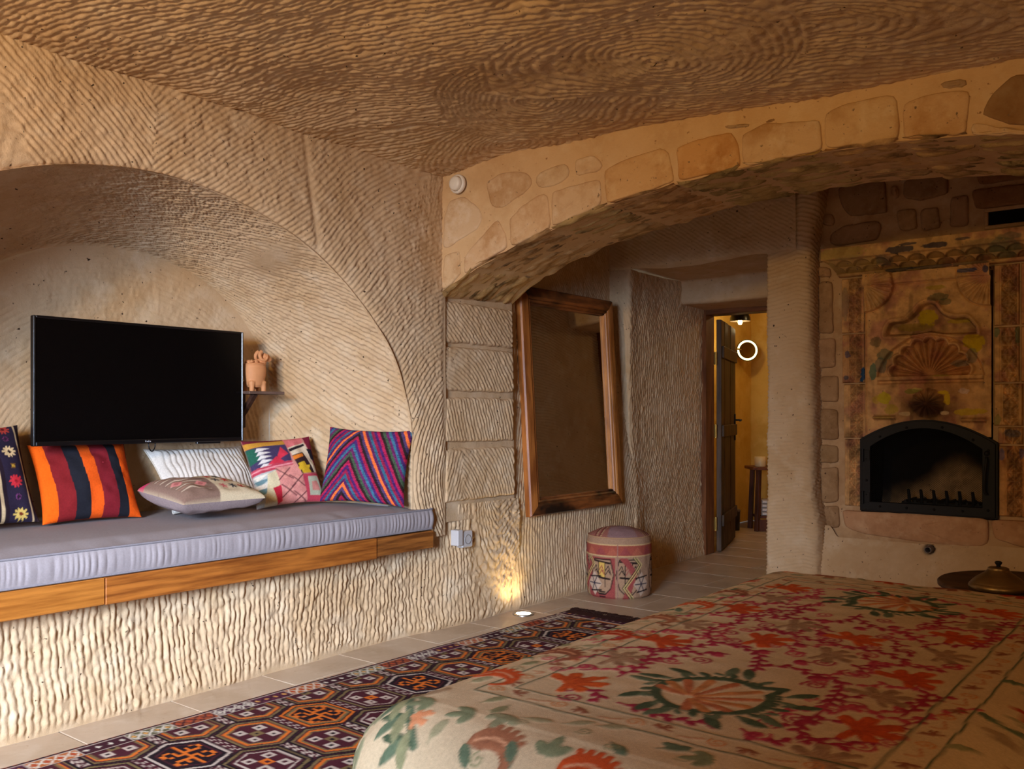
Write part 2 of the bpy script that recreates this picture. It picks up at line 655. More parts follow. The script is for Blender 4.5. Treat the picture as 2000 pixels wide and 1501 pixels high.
# four big blocks of the pilaster under the arch
pil_z = [(0.610, 0.884, 0), (0.902, 1.138, 1), (1.156, 1.390, 2), (1.396, 1.612, 3)]
for (z0, z1, kk) in pil_z:
    ys = np.linspace(3.268, 3.828, 106)
    zs = np.linspace(z0, z1, 42)
    Y, Z = np.meshgrid(ys, zs, indexing='ij')
    ed = np.minimum(np.minimum(Y - 3.268, 3.828 - Y), np.minimum(Z - z0, z1 - Z))
    ed = ed + 0.004 * noise(Y * 40, Z * 40, kk)
    X = -3.022 + 0.024 * sstep(-0.004, 0.016, ed) - 0.02 * sstep(0.4, 2.0, Z)
    P = np.stack([X, Y, Z], -1)
    ph = [np.hypot(Y - 3.1, (Z - 0.45)) / 0.0205, Y / 0.0225 + 0.4 * Z / 0.03, np.hypot(Y - 3.2, (Z - 0.95)) / 0.0215,
          (Y * 0.72 + Z * 0.70) / 0.021][kk]
    if kk == 0:
        ph = np.where(Y < 3.40, (Y * 0.9 - Z * 0.4) / 0.021, ph)
    h = chisel(ph, P, 0.0085, 0.8, 51.0 + kk) * sstep(0.0, 0.02, ed)
    P[..., 0] += h
    m = MB().grid(P, flip=True)
    m.build('stone', M_TUFF, wall_left)

# ---- ceiling
xs = np.concatenate([np.linspace(-3.08, -0.25, 395), np.linspace(-0.25, 2.1, 60)[1:]])
ys = np.concatenate([np.linspace(-1.9, 0.95, 70)[:-1], np.linspace(0.95, 3.30, 385)])
X, Y = np.meshgrid(xs, ys, indexing='ij')
Z = CEIL + 0.02 - 0.075 * sstep(-1.9, -0.4, X) * sstep(1.6, 3.3, Y) + 0.03 * sstep(2.6, 0.8, Y) + 0.034 * fbm(X * 1.6, Y * 1.6, 3.0) - 0.03 * sstep(-2.55, -3.0, X)
P = np.stack([X, Y, Z], -1)
wx = X + 0.10 * noise(X * 2.3, Y * 2.3, 1) + 0.03 * noise(X * 7, Y * 7, 2)
wy = Y + 0.08 * noise(X * 2.1 + 9, Y * 2.1, 1)
base = (0.20 * (wx + wy) * 0 + (wy * 0.92 - wx * 0.24)) / 0.0245


def oval(cx, cy, ax, ay, rot, lam):
    c, s = math.cos(rot), math.sin(rot)
    u = ((wx - cx) * c + (wy - cy) * s) / ax
    v = (-(wx - cx) * s + (wy - cy) * c) / ay
    r = np.hypot(u, v)
    return r, r * ay / lam


ph = base
for (cx, cy, ax, ay, rot, lam) in [(-1.50, 2.63, 0.62, 0.36, 0.10, 0.0235), (-2.05, 2.78, 0.45, 0.42, 0.5, 0.0245), (-2.45, 3.15, 0.52, 0.38, -0.2, 0.025),
                                   (-0.95, 2.75, 0.5, 0.25, 0.35, 0.0235)][::-1]:
    r, p2 = oval(cx, cy, ax, ay, rot, lam)
    ph = np.where(r < 1, p2 + 0.37, ph)
h = chisel(ph, P, 0.0105, 1.0, 61.0)
for poly in ([(-2.98, 2.42), (-2.72, 2.63), (-2.45, 2.80), (-2.2, 2.9)],):
    h *= 1 - 0.9 * np.exp(-(seg_dist(X, Y, poly) / 0.014) ** 2)
for (cx, cy, r) in ((-2.12, 1.62, 0.03), (-1.63, 2.08, 0.05)):
    h += -0.02 * np.exp(-((X - cx) ** 2 + (Y - cy) ** 2) / r ** 2)
P[..., 2] -= h
cb = MB().grid(P)
cb.box((-3.3, 3.2, 2.62), (2.1, 5.6, 2.72))
ceiling = cb.build('ceiling', M_TUFF, kind='structure')

# ---- the arch of cut stone that carries the ceiling
AF = [(-3.06, 1.60), (-3.018, 1.620), (-2.90, 1.685), (-2.783, 1.738), (-2.559, 1.809), (-2.363, 1.859), (-2.08, 1.925), (-1.74, 1.966), (-1.451, 1.984), (-1.155, 1.992), (-0.891, 1.980),
      (-0.668, 1.958), (-0.507, 1.929), (-0.25, 1.86), (0.0, 1.76), (0.25, 1.61)]
AR = [(-3.06, 1.615), (-3.033, 1.640), (-2.901, 1.723), (-2.72, 1.80), (-2.441, 1.880), (-2.30, 1.905), (-2.062, 1.940), (-1.767, 1.983), (-1.496, 2.000), (-1.157, 1.996), (-0.865, 1.972),
      (-0.66, 1.945), (-0.52, 1.918), (-0.25, 1.85), (0.0, 1.75), (0.25, 1.61)]


def resample(pts, n):
    pts = np.array(pts, float)
    L = np.concatenate([[0], np.cumsum(np.hypot(*np.diff(pts, axis=0).T))])
    t = np.linspace(0, L[-1], n)
    return np.stack([np.interp(t, L, pts[:, 0]), np.interp(t, L, pts[:, 1])], 1)


NA = 330
af, ar = resample(AF, NA), resample(AR, NA)
YA, YR = 3.24, 3.84
wm = MB()
# mortar face
tv = np.linspace(0, 1, 34)
top = 2.30
FX = np.repeat(af[:, :1], 34, 1)
FZ = af[:, 1:2] * (1 - tv[None]) + top * tv[None]
FY = YA + 0.010 + 0.004 * fbm(FX * 9, FZ * 9, 1) + 0.012 * np.exp(-(FZ - af[:, 1:2]) / 0.02)
wm.grid(np.stack([FX, FY, FZ], -1))
# soffit bed
SX = af[:, None, 0] * (1 - tv[None, :, None][..., 0]) + ar[:, None, 0] * tv[None]
SZ = af[:, None, 1] * (1 - tv[None]) + ar[:, None, 1] * tv[None] + 0.001
SYY = np.repeat((YA + 0.012 + (YR - YA - 0.024) * tv)[None], NA, 0)
wm.grid(np.stack([SX, SYY, SZ + 0.004 * fbm(SX * 9, SYY * 9, 2)], -1), flip=True)
# back face and the pier it comes down on beyond the frame
RX = np.repeat(ar[:, :1], 2, 1)
RZ = np.stack([ar[:, 1] + 0.01, np.full(NA, 2.65)], 1)
wm.grid(np.stack([RX, np.full_like(RX, YR - 0.012), RZ], -1), flip=True)
wm.box((0.24, YA, 0.0), (2.1, YR, 2.65))
wall_middle = wm.build('wall_middle', M_MORTAR, kind='structure')

ARCH = {
    'A': [(-2.951, 2.078), (-2.853, 2.083), (-2.773, 2.025), (-2.738, 1.968), (-2.773, 1.917), (-2.863, 1.887), (-2.961, 1.85), (-2.99, 1.855), (-2.985, 1.982)],
    'B': [(-2.985, 1.816), (-2.882, 1.831), (-2.876, 1.718), (-2.935, 1.678), (-2.995, 1.645)],
    'C': [(-2.853, 1.801), (-2.646, 1.951), (-2.598, 1.86), (-2.592, 1.812), (-2.646, 1.793), (-2.773, 1.748), (-2.856, 1.716)],
    'D': [(-2.723, 2.125), (-2.646, 2.153), (-2.535, 2.152), (-2.465, 2.124), (-2.448, 2.082), (-2.48, 2.048), (-2.553, 2.024), (-2.625, 1.995), (-2.683, 2.012)],
    'E': [(-2.58, 1.937), (-2.503, 1.992), (-2.391, 2.03), (-2.36, 2.014), (-2.352, 1.871), (-2.428, 1.850), (-2.52, 1.826), (-2.574, 1.812)],
    'F': [(-2.411, 2.126), (-2.272, 2.141), (-2.242, 2.107), (-2.251, 2.08), (-2.332, 2.05), (-2.417, 2.054), (-2.437, 2.087)],
    'G': [(-2.341, 2.027), (-2.179, 2.04), (-2.088, 2.045), (-2.085, 1.932), (-2.179, 1.912), (-2.341, 1.874)],
    'H': [(-2.218, 2.15), (-2.118, 2.15), (-2.07, 2.1), (-2.088, 2.079), (-2.218, 2.075)],
    'I': [(-2.07, 2.076), (-1.965, 2.106), (-1.783, 2.121), (-1.762, 2.095), (-1.74, 1.976), (-1.882, 1.957), (-2.057, 1.936)],
    'J': [(-1.73, 2.112), (-1.612, 2.128), (-1.491, 2.129), (-1.468, 2.079), (-1.455, 1.99), (-1.595, 1.984), (-1.719, 1.976)],
    'K': [(-1.453, 2.11), (-1.366, 2.135), (-1.26, 2.12), (-1.153, 2.109), (-1.147, 1.998), (-1.295, 1.995), (-1.447, 1.988)],
    'L': [(-1.136, 2.128), (-1.055, 2.144), (-0.925, 2.144), (-0.89, 2.137), (-0.883, 1.985), (-1.002, 1.992), (-1.136, 1.998)],
    'M': [(-0.871, 2.105), (-0.768, 2.119), (-0.665, 2.106), (-0.675, 1.965), (-0.777, 1.976), (-0.871, 1.983)],
    'N': [(-0.634, 2.015), (-0.611, 2.064), (-0.55, 2.12), (-0.507, 2.124), (-0.444, 2.086), (-0.423, 1.996), (-0.465, 1.945), (-0.55, 1.972)],
    'O': [(-0.763, 2.152), (-0.668, 2.147), (-0.664, 2.121), (-0.746, 2.121)],
    'P': [(-1.526, 2.159), (-1.418, 2.146), (-1.422, 2.133), (-1.52, 2.146)],
    'Q': [(-1.366, 2.139), (-1.324, 2.15), (-1.316, 2.139), (-1.36, 2.132)],
    'R': [(-0.659, 2.0), (-0.635, 1.99), (-0.557, 1.962), (-0.472, 1.932), (-0.465, 1.922), (-0.659, 1.958)],
}
TONE = {'A': (1.02, 1.03, 1.05), 'I': (0.98, .86, .66), 'J': (0.96, .76, .50), 'N': (0.50, .42, .32), 'O': (.6, .56, .52), 'P': (.72, .68, .62), 'Q': (.7, .66, .62),
        'F': (.98, .98, .95), 'D': (.98, .95, .92), 'L': (.98, .93, .82), 'M': (1.0, .92, .8), 'C': (1.0, .93, .86), 'E': (1.0, .93, .84)}


def poly_stone(outline, plane_y, thick, name, mat, parent, tone=(1, 1, 1), rough=0.003, inset=0.010, sub=0.02, seed=0.0, jag=0.004):
    """a stone set in a wall that faces -Y: outline in x, z; proud of the mortar with worn edges"""
    p = np.array(outline, float)
    if np.sum(p[:, 0] * np.roll(p[:, 1], -1) - np.roll(p[:, 0], -1) * p[:, 1]) < 0:
        p = p[::-1]
    pts = []
    for i in range(len(p)):
        q0, q1 = p[i], p[(i + 1) % len(p)]
        k = max(1, int(np.hypot(*(q1 - q0)) / sub))
        for j in range(k):
            pts.append(q0 + (q1 - q0) * j / k)
    pts = np.array(pts)
    for _ in range(1):
        pts = 0.5 * pts + 0.25 * (np.roll(pts, 1, 0) + np.roll(pts, -1, 0))
    n = len(pts)
    pts = pts + jag * np.stack([noise(pts[:, 0] * 31, pts[:, 1] * 31, seed), noise(pts[:, 0] * 31 + 50, pts[:, 1] * 31, seed)], 1)
    cen = pts.mean(0)
    d = pts - cen
    size = np.abs(d).max()
    rings = []
    for (sc_in, hh) in ((0.0, -0.012), (0.0, thick * 0.35), (inset * 0.45, thick * 0.85), (inset * 1.4, thick)):
        s = np.maximum(1 - sc_in / (np.linalg.norm(d, axis=1, keepdims=True) + 1e-9), 0.3)
        q = cen + d * s
        rings.append(np.stack([q[:, 0], np.full(n, plane_y - hh), q[:, 1]], 1))
    for f in (0.72, 0.42, 0.15):
        q = cen + d * f * (1 - inset / size)
        yy = plane_y - thick - rough * (noise(q[:, 0] * 26, q[:, 1] * 26, seed) + 0.6 * noise(q[:, 0] * 60, q[:, 1] * 60, seed))
        rings.append(np.stack([q[:, 0], yy, q[:, 1]], 1))
    V = np.concatenate(rings)
    i = np.arange(len(rings) - 1)[:, None]
    j = np.arange(n)[None]
    F = np.stack(np.broadcast_arrays(i * n + j, i * n + (j + 1) % n, (i + 1) * n + (j + 1) % n, (i + 1) * n + j), -1).reshape(-1, 4)
    b = MB().add(V, F, tone)
    b.add(rings[-1], [list(range(n))], tone)
    return b.build(name, mat, parent)


for i, (kname, pl) in enumerate(ARCH.items()):
    poly_stone(pl, YA + 0.010, 0.007 if len(pl) > 4 else 0.005, 'stone', M_STONE, wall_middle, TONE.get(kname, (1, .97, .92)), seed=i * 3.7, rough=0.004)

# voussoirs seen from below
def arch_at(s):
    i = s * (NA - 1)
    return (np.interp(i, np.arange(NA), af[:, 0]), np.interp(i, np.arange(NA), af[:, 1]),
            np.interp(i, np.arange(NA), ar[:, 0]), np.interp(i, np.arange(NA), ar[:, 1]))


s_of_x = lambda x: float(np.interp(x, af[:, 0], np.linspace(0, 1, NA)))
cuts = [s_of_x(x) for x in (-3.03, -2.80, -2.35, -2.05, -1.735, -1.455, -1.145, -0.88, -0.665, -0.42, -0.1, 0.24)]
SKEW = 0.012
for i, (s0, s1_) in enumerate(zip(cuts[:-1], cuts[1:])):
    parts = [(0.0, 1.0)] if i % 4 != 2 else [(0.0, 0.56), (0.56, 1.0)]
    for (v0, v1) in parts:
        nu = max(12, int((s1_ - s0) * 3.6 / 0.008))
        nv = max(14, int(0.6 * (v1 - v0) / 0.012))
        u = np.linspace(s0 + 0.0022, s1_ - 0.0022, nu)[:, None]
        v = np.linspace(v0 + (0.0 if v0 == 0 else 0.008), v1 - (0.0 if v1 == 1 else 0.008), nv)[None]
        fx, fz_, rx, rz = arch_at(np.clip(u + SKEW * 0 * v, 0, 1))
        X = fx * (1 - v) + rx * v
        Z = fz_ * (1 - v) + rz * v
        Yv = YA - 0.002 + (YR - YA + 0.002) * v + 0 * u
        eu = np.minimum(u - u.min(), u.max() - u) * 3.6
        ev = np.minimum(v - v.min(), v.max() - v) * 0.6 + (0.02 if (v0 == 0 and v1 == 1) else 0.004)
        ed = np.minimum(eu + 0 * v, ev + 0 * u) + 0.006 * noise(X * 30, Yv * 30, i)
        prof = 0.006 * sstep(-0.004, 0.030, ed)
        st = noise(X * 7 + Z * 3, Yv * 46, 1.0) * 0.008 + noise(X * 16, Yv * 80, 2.0) * 0.005 + fbm(X * 14, Yv * 30, 3.0) * 0.012
        Z2 = Z + 0.010 - prof - st - 0.004
        # ragged front and rear arris
        Yv = Yv + 0.006 * noise(X * 24, 1.0, i) * (np.abs(v - 0.5) * 2) ** 6
        tone = (0.92 + 0.16 * random.random(), 0.90 + 0.14 * random.random(), 0.86 + 0.12 * random.random())
        b = MB().grid(np.stack([X, Yv, Z2], -1), tone, flip=True)
        b.build('stone', M_SOFFIT, wall_middle)

# ---- far wall: rock round the passage, the pillar, the wall under the hearth
wf = MB()
YF = 5.10
# above the passage opening
xs = np.linspace(-3.40, -1.95, 170)
zs = np.linspace(1.985, 2.65, 130)
X, Z = np.meshgrid(xs, zs, indexing='ij')
lip = 0.02 * noise(X * 5, 1.0)
Z = Z + lip * sstep(2.2, 1.985, Z) * 0.6
P = np.stack([X, YF + 0.012 * fbm(X * 3, Z * 3, 1) + 0.02 * np.exp(-(Z - 1.985) / 0.015), Z], -1)
ph = (X * 0.55 + Z * 0.83) / 0.021
P[..., 1] -= chisel(ph, P, 0.0085, 0.8, 71.0) * sstep(1.985, 2.0, Z)
wf.grid(P)


def sweep_profile(prof, zs, phase, amp, seed, flip=False, warp=None):
    """vertical rock surface: a plan outline swept up, then pick marks cut into it"""
    prof = np.array(prof, float)
    L = np.concatenate([[0], np.cumsum(np.hypot(*np.diff(prof, axis=0).T))])
    P = np.zeros((len(prof), len(zs), 3))
    P[..., 0] = prof[:, None, 0]
    P[..., 1] = prof[:, None, 1]
    P[..., 2] = zs[None]
    if warp is not None:
        P = warp(P)
    S = np.repeat(L[:, None], len(zs), 1)
    ph = phase(S, P[..., 2])
    h = chisel(ph, P, amp, 1.0, seed)
    P = relief(P, h, -1.0 if flip else 1.0)
    wf.grid(P, flip=flip)


def rounded(pts, r, step):
    """polyline in plan with rounded corners, evenly sampled"""
    pts = [np.array(p, float) for p in pts]
    out = [pts[0]]
    for a_, b_, c_, rr in zip(pts[:-2], pts[1:-1], pts[2:], r):
        d1, d2 = (a_ - b_) / np.linalg.norm(a_ - b_), (c_ - b_) / np.linalg.norm(c_ - b_)
        for t in np.linspace(0, 1, 9):
            out.append((1 - t) ** 2 * (b_ + d1 * rr) + 2 * t * (1 - t) * b_ + t * t * (b_ + d2 * rr))
    out.append(pts[-1])
    out = np.array(out)
    L = np.concatenate([[0], np.cumsum(np.hypot(*np.diff(out, axis=0).T))])
    t = np.linspace(0, L[-1], int(L[-1] / step) + 2)
    return np.stack([np.interp(t, L, out[:, 0]), np.interp(t, L, out[:, 1])], 1)


# pillar between passage and fireplace, with the passage's hidden side
prof = rounded([(-2.14, 6.21), (-2.14, YF), (-1.855, YF), (-1.86, YF + 0.20), (-1.80, YF + 0.25)], (0.035, 0.075, 0.03), 0.010)
zs = np.linspace(0, 2.50, 560)


def pillar_warp(P):
    z = P[..., 2]
    side = sstep(-2.05, -1.87, P[..., 0])
    P[..., 0] += side * (0.03 * sstep(2.0, 2.4, z) + 0.035 * sstep(0.62, 0.38, z) + 0.010 * np.sin(z * 3.0)) + 0.010 * fbm(z * 2.5, P[..., 1] * 2, 1)
    P[..., 1] += 0.012 * fbm(P[..., 0] * 4, z * 2.0, 6)
    return P


sweep_profile(prof, zs, lambda S, z: (z * 0.97 + 0.25 * np.abs(S - 1.30)) / 0.0225 + 3.0 * noise(S * 1.5, z * 1.1, 2), 0.0092, 81.0, flip=True, warp=pillar_warp)
# left strip beside the opening and the lit side of the passage
prof = rounded([(-3.40, YF - 0.0), (-3.055, YF), (-3.075, YF + 0.16), (-3.10, 6.21)], (0.03, 0.03), 0.0062)


def jamb_warp(P):
    z = P[..., 2]
    f = sstep(YF + 0.3, YF, P[..., 1])
    P[..., 0] += 0.055 * sstep(1.2, 0.0, z) * f + 0.020 * sstep(0.6, 0.0, z) * (1 - f)
    P[..., 0] += 0.035 * sstep(5.55, 5.80, P[..., 1]) * sstep(1.6, 2.0, z) + 0.014 * fbm(P[..., 1] * 3, z * 2, 3)
    return P


zs = np.linspace(0, 1.99, 220)
sweep_profile(prof, zs, lambda S, z: (S * 0.86 + z * 0.30 * (1 + 0.4 * np.sin(z * 3))) / 0.0235, 0.0105, 91.0, flip=False, warp=jamb_warp)
# soffit of the passage, its lower inner lintel
xs = np.linspace(-3.15, -2.10, 100)
path = rounded([(YF + 0.005, 2.0), (5.80, 1.995), (5.82, 1.83), (6.21, 1.82)], (0.03, 0.03), 0.011)
P = np.zeros((len(path), 100, 3))
P[..., 0] = xs[None]
P[..., 1] = path[:, 0:1]
P[..., 2] = path[:, 1:2] + 0.008 * fbm(xs[None] * 3, path[:, 0:1] * 3, 3)
ph = (P[..., 0] * 0.35 + P[..., 1] * 0.9 + P[..., 2] * 0.9) / 0.02
P = relief(P, chisel(ph, P, 0.0028, 0.8, 95.0), 1.0)
wf.grid(P, flip=True)
# wall under the hearth, with a round hole for the pipe
xs = np.linspace(-1.88, 0.30, 230)
zs = np.linspace(0.0, 1.0, 50)
X, Z = np.meshgrid(xs, zs, indexing='ij')
top_edge = 0.352 + 0.020 * sstep(-1.2, -0.9, X) + 0.06 * sstep(-1.74, -1.80, X)
Z = Z * top_edge
P = np.stack([X, 5.205 - 0.05 * sstep(0.42, 0.2, Z) + 0.01 * fbm(X * 3, Z * 3, 3), Z], -1)
ph = (X * 0.85 - Z * 0.5) / 0.024
P[..., 1] -= chisel(ph, P, 0.0050, 1.2, 99.0)
hole = np.hypot((X + 1.258), (Z - 0.327) * 1.0)
P[..., 1] += 0.09 * sstep(0.030, 0.018, hole)
wf.grid(P)
# closing planes out of view
wf.box((0.24, 3.8, 0), (0.40, 5.6, 2.65))
wf.box((-3.3, 5.16, 2.06), (-2.0, 6.4, 2.70))
wall_back = wf.build('wall_back', M_TUFF, kind='structure')

# ---- walls behind and beside the camera, out of frame
b = MB()
b.box((1.75, -1.9, 0), (1.9, 3.3, 2.4))
wall_right = b.build('wall_right', M_TUFF, kind='structure')
b = MB()
b.box((-3.2, -2.0, 0), (-1.45, -1.8, 2.4)).box((-0.05, -2.0, 0), (1.9, -1.8, 2.4)).box((-1.45, -2.0, 0), (-0.05, -1.8, 0.72)).box((-1.45, -2.0, 1.98), (-0.05, -1.8, 2.4))
wall_front = b.build('wall_front', M_TUFF, kind='structure')
M_FRAMEWOOD = wood_mat('window_wood', (120, 78, 44), (78, 46, 24))
w1 = structure('window_1', (-0.75, -1.9, 1.35))
b = MB()
b.box((-1.45, -1.93, 0.72), (-1.39, -1.87, 1.98), .004).box((-0.11, -1.93, 0.72), (-0.05, -1.87, 1.98), .004)
b.box((-1.39, -1.93, 0.72), (-0.11, -1.87, 0.78), .004).box((-1.39, -1.93, 1.92), (-0.11, -1.87, 1.98), .004).box((-0.77, -1.93, 0.78), (-0.73, -1.87, 1.92), .004)
b.build('window_frame', M_FRAMEWOOD, w1, smooth=False)
M_GLASS, nt, bs = new_mat('window_glass')
bs.inputs['Transmission Weight'].default_value = 1.0
bs.inputs['Roughness'].default_value = 0.0
bs.inputs['IOR'].default_value = 1.05
MB().box((-1.39, -1.903, 0.78), (-0.11, -1.897, 1.92)).build('pane', M_GLASS, w1, smooth=False)


# ------------------------------------------------------------------ printed and carved patterns
class Canvas:
    """a flat colour and height field that woven, embroidered or painted patterns are drawn on"""

    def __init__(self, x0, y0, x1, y1, res, bg):
        self.x0, self.y0, self.res = x0, y0, res
        self.nx, self.ny = int((x1 - x0) / res) + 2, int((y1 - y0) / res) + 2
        self.img = np.tile(lin(bg), (self.nx, self.ny, 1))
        self.h = np.zeros((self.nx, self.ny))

    def draw(self, bbox, fn, color, height=0.0, vary=0.0):
        i0 = max(0, int((bbox[0] - self.x0) / self.res) - 1)
        i1 = min(self.nx, int((bbox[2] - self.x0) / self.res) + 2)
        j0 = max(0, int((bbox[1] - self.y0) / self.res) - 1)
        j1 = min(self.ny, int((bbox[3] - self.y0) / self.res) + 2)
        if i1 <= i0 or j1 <= j0:
            return
        X, Y = np.meshgrid(self.x0 + np.arange(i0, i1) * self.res, self.y0 + np.arange(j0, j1) * self.res, indexing='ij')
        a = np.clip(0.5 - fn(X, Y) / self.res, 0, 1)
        c = lin(color)[None, None]
        if vary:
            c = c * (1 + vary * noise(X * 90, Y * 90, 3.0))[..., None]
        self.img[i0:i1, j0:j1] = self.img[i0:i1, j0:j1] * (1 - a[..., None]) + c * a[..., None]
        if height:
            self.h[i0:i1, j0:j1] = np.maximum(self.h[i0:i1, j0:j1], a * height)

    def stroke(self, pts, r, color, height=0.0, vary=0.0):
        pts = np.asarray(pts, float)
        r = np.broadcast_to(np.asarray(r, float), (len(pts),))
        m = r.max() + self.res * 2
        lo, hi = pts.min(0) - m, pts.max(0) + m

        def fn(X, Y):
            d = np.full(X.shape, 1e9)
            for k in range(len(pts) - 1):
                ax, ay = pts[k]
                vx, vy = pts[k + 1] - pts[k]
                t = np.clip(((X - ax) * vx + (Y - ay) * vy) / (vx * vx + vy * vy + 1e-12), 0, 1)
                d = np.minimum(d, np.hypot(X - ax - t * vx, Y - ay - t * vy) - (r[k] + (r[k + 1] - r[k]) * t))
            return d
        self.draw((lo[0], lo[1], hi[0], hi[1]), fn, color, height, vary)

    def poly(self, pts, color, height=0.0, vary=0.0):
        p = np.asarray(pts, float)
        self.draw((*p.min(0), *p.max(0)), lambda X, Y: sd_poly(X, Y, [tuple(q) for q in p]), color, height, vary)

    def disc(self, c, r, color, height=0.0, ry=None):
        ry = ry or r
        self.draw((c[0] - r, c[1] - ry, c[0] + r, c[1] + ry), lambda X, Y: (np.hypot((X - c[0]) / r, (Y - c[1]) / ry) - 1) * min(r, ry), color, height)

    def sample(self, x, y):
        u = np.clip((np.asarray(x) - self.x0) / self.res, 0, self.nx - 1.001)
        v = np.clip((np.asarray(y) - self.y0) / self.res, 0, self.ny - 1.001)
        i, j = u.astype(int), v.astype(int)
        fu, fv = u - i, v - j

        def g(A):
            f1, f2 = (fu[..., None], fv[..., None]) if A.ndim == 3 else (fu, fv)
            return (A[i, j] * (1 - f1) + A[i + 1, j] * f1) * (1 - f2) + (A[i, j + 1] * (1 - f1) + A[i + 1, j + 1] * f1) * f2
        return g(self.img), g(self.h)


def curve_pts(ctrl, n=24):
    """smooth curve through control points"""
    c = np.array(ctrl, float)
    c = np.vstack([2 * c[0] - c[1], c, 2 * c[-1] - c[-2]])
    out = []
    for i in range(1, len(c) - 2):
        for t in np.linspace(0, 1, n, endpoint=False):
            p0, p1, p2, p3 = c[i - 1:i + 3]
            out.append(0.5 * ((2 * p1) + (-p0 + p2) * t + (2 * p0 - 5 * p1 + 4 * p2 - p3) * t * t + (-p0 + 3 * p1 - 3 * p2 + p3) * t ** 3))
    out.append(c[-2])
    return np.array(out)


# ------------------------------------------------------------------ fireplace
YP = 5.25
fire = thing('fireplace', 'carved stone fireplace with faded blue, yellow and green paint, set into the far wall', 'fireplace', (-1.28, YP, 0.33))
b = MB()
b.box((-1.95, YP + 0.05, 0.30), (-1.62, YP + 0.12, 2.65)).box((-0.93, YP + 0.05, 0.30), (0.3, YP + 0.12, 2.65)).box((-1.62, YP + 0.06, 1.05), (-0.93, YP + 0.12, 2.65))
b.box((-1.62, YP + 0.03, 0.30), (-0.93, YP + 0.12, 0.50))
xs = np.linspace(-1.93, 0.28, 150)
zs = np.linspace(0.33, 2.65, 150)
X, Z = np.meshgrid(xs, zs, indexing='ij')
for (xa, xb, za, zb) in ((-1.93, -1.60, 0.33, 2.65), (-0.965, 0.28, 0.33, 2.65), (-1.60, -0.965, 1.80, 2.65), (-1.60, -0.965, 0.33, 0.512)):
    X, Z = np.meshgrid(np.linspace(xa, xb, 60), np.linspace(za, zb, 120), indexing='ij')
    Yg = YP + 0.012 + 0.006 * fbm(X * 8, Z * 8, 2) - 0.03 * sstep(0.42, 0.33, Z)
    b.grid(np.stack([X, Yg, Z], -1))
M_FMORTAR = rock_mat('hearth_mortar', (196, 160, 118), (170, 132, 92), (206, 176, 138), 4.5, 0.0014, fleck=(110, 84, 60))
b.build('mortar_bed', M_FMORTAR, fire)

FSTONES = [
    [(-1.877, 1.818), (-1.797, 1.817), (-1.791, 1.516), (-1.871, 1.514)], [(-1.886, 1.485), (-1.782, 1.486), (-1.776, 1.324), (-1.88, 1.312)],
    [(-1.871, 1.267), (-1.762, 1.27), (-1.759, 1.118), (-1.871, 1.124)], [(-1.871, 1.08), (-1.764, 1.074), (-1.759, 0.903), (-1.871, 0.901)],
    [(-1.877, 0.871), (-1.762, 0.868), (-1.764, 0.768), (-1.889, 0.77)], [(-1.865, 0.738), (-1.762, 0.744), (-1.759, 0.545), (-1.856, 0.533)],
    [(-1.847, 0.516), (-1.759, 0.527), (-1.753, 0.393), (-1.835, 0.392)], [(-1.889, 1.909), (-1.805, 1.895), (-1.8, 1.835), (-1.88, 1.848)],
    [(-1.811, 2.084), (-1.724, 2.126), (-1.54, 2.131), (-1.521, 2.086), (-1.548, 2.024), (-1.753, 2.013), (-1.811, 2.025)],
    [(-1.767, 2.344), (-1.582, 2.367), (-1.504, 2.349), (-1.491, 2.167), (-1.695, 2.175), (-1.738, 2.231)],
    [(-1.409, 2.325), (-1.312, 2.351), (-1.183, 2.336), (-1.178, 2.231), (-1.325, 2.209), (-1.404, 2.237)],
    [(-1.066, 2.225), (-0.821, 2.224), (-0.70, 2.21), (-0.70, 2.13), (-0.821, 2.12), (-1.046, 2.125)],
    [(-1.319, 2.158), (-1.229, 2.167), (-1.214, 2.047), (-1.312, 2.04)], [(-1.859, 2.188), (-1.817, 2.212), (-1.782, 2.178), (-1.788, 2.129), (-1.847, 2.136)],
    [(-1.482, 2.308), (-1.439, 2.31), (-1.423, 2.24), (-1.471, 2.241)], [(-1.444, 2.17), (-1.343, 2.175), (-1.333, 2.054), (-1.428, 2.06)],
    [(-1.895, 1.999), (-1.841, 2.005), (-1.835, 1.927), (-1.892, 1.927)], [(-1.163, 2.204), (-1.083, 2.206), (-1.078, 2.043), (-1.17, 2.044)],
    [(-1.04, 2.36), (-0.75, 2.36), (-0.75, 2.25), (-1.03, 2.25)]]
for i, pl in enumerate(FSTONES):
    t = 0.92 + 0.2 * random.random()
    tone = (t, t * (0.94 + 0.06 * random.random()), t * (0.9 + 0.1 * random.random()))
    if i == 11 or i == 18:
        tone = (0.72, 0.56, 0.46)
    if i in (9, 10):
        tone = (0.82, 0.76, 0.72)
    poly_stone(pl, YP + 0.008, 0.016, 'stone', M_FIRESTONE, fire, tone, seed=40 + i * 2.3, rough=0.003)
# putlog hole: dark plate painted as its inner shade, within four small stones
hb = MB()
hx0, hx1, hz0, hz1 = -0.985, -0.72, 2.03, 2.10
for (a0, a1, c0, c1) in ((hx0 - .02, hx1 + .02, hz1, hz1 + .02), (hx0 - .02, hx1 + .02, hz0 - .02, hz0), (hx0 - .02, hx0, hz0, hz1), (hx1, hx1 + .02, hz0, hz1)):
    hb.box((a0, YP - 0.006, c0), (a1, YP + 0.05, c1), 0.004)
hb.build('hole_rim', M_FMORTAR, fire, smooth=False)
M_SOOT = plain_mat('soot', (22, 18, 15), 0.95, spec=0.1, vary=0.3, scale=30)
MB().box((hx0, YP + 0.002, hz0), (hx1, YP + 0.01, hz1)).build('hole_shade_plate', M_SOOT, fire, smooth=False)  # shallow plate, its near-black colour stands for the hole's shade

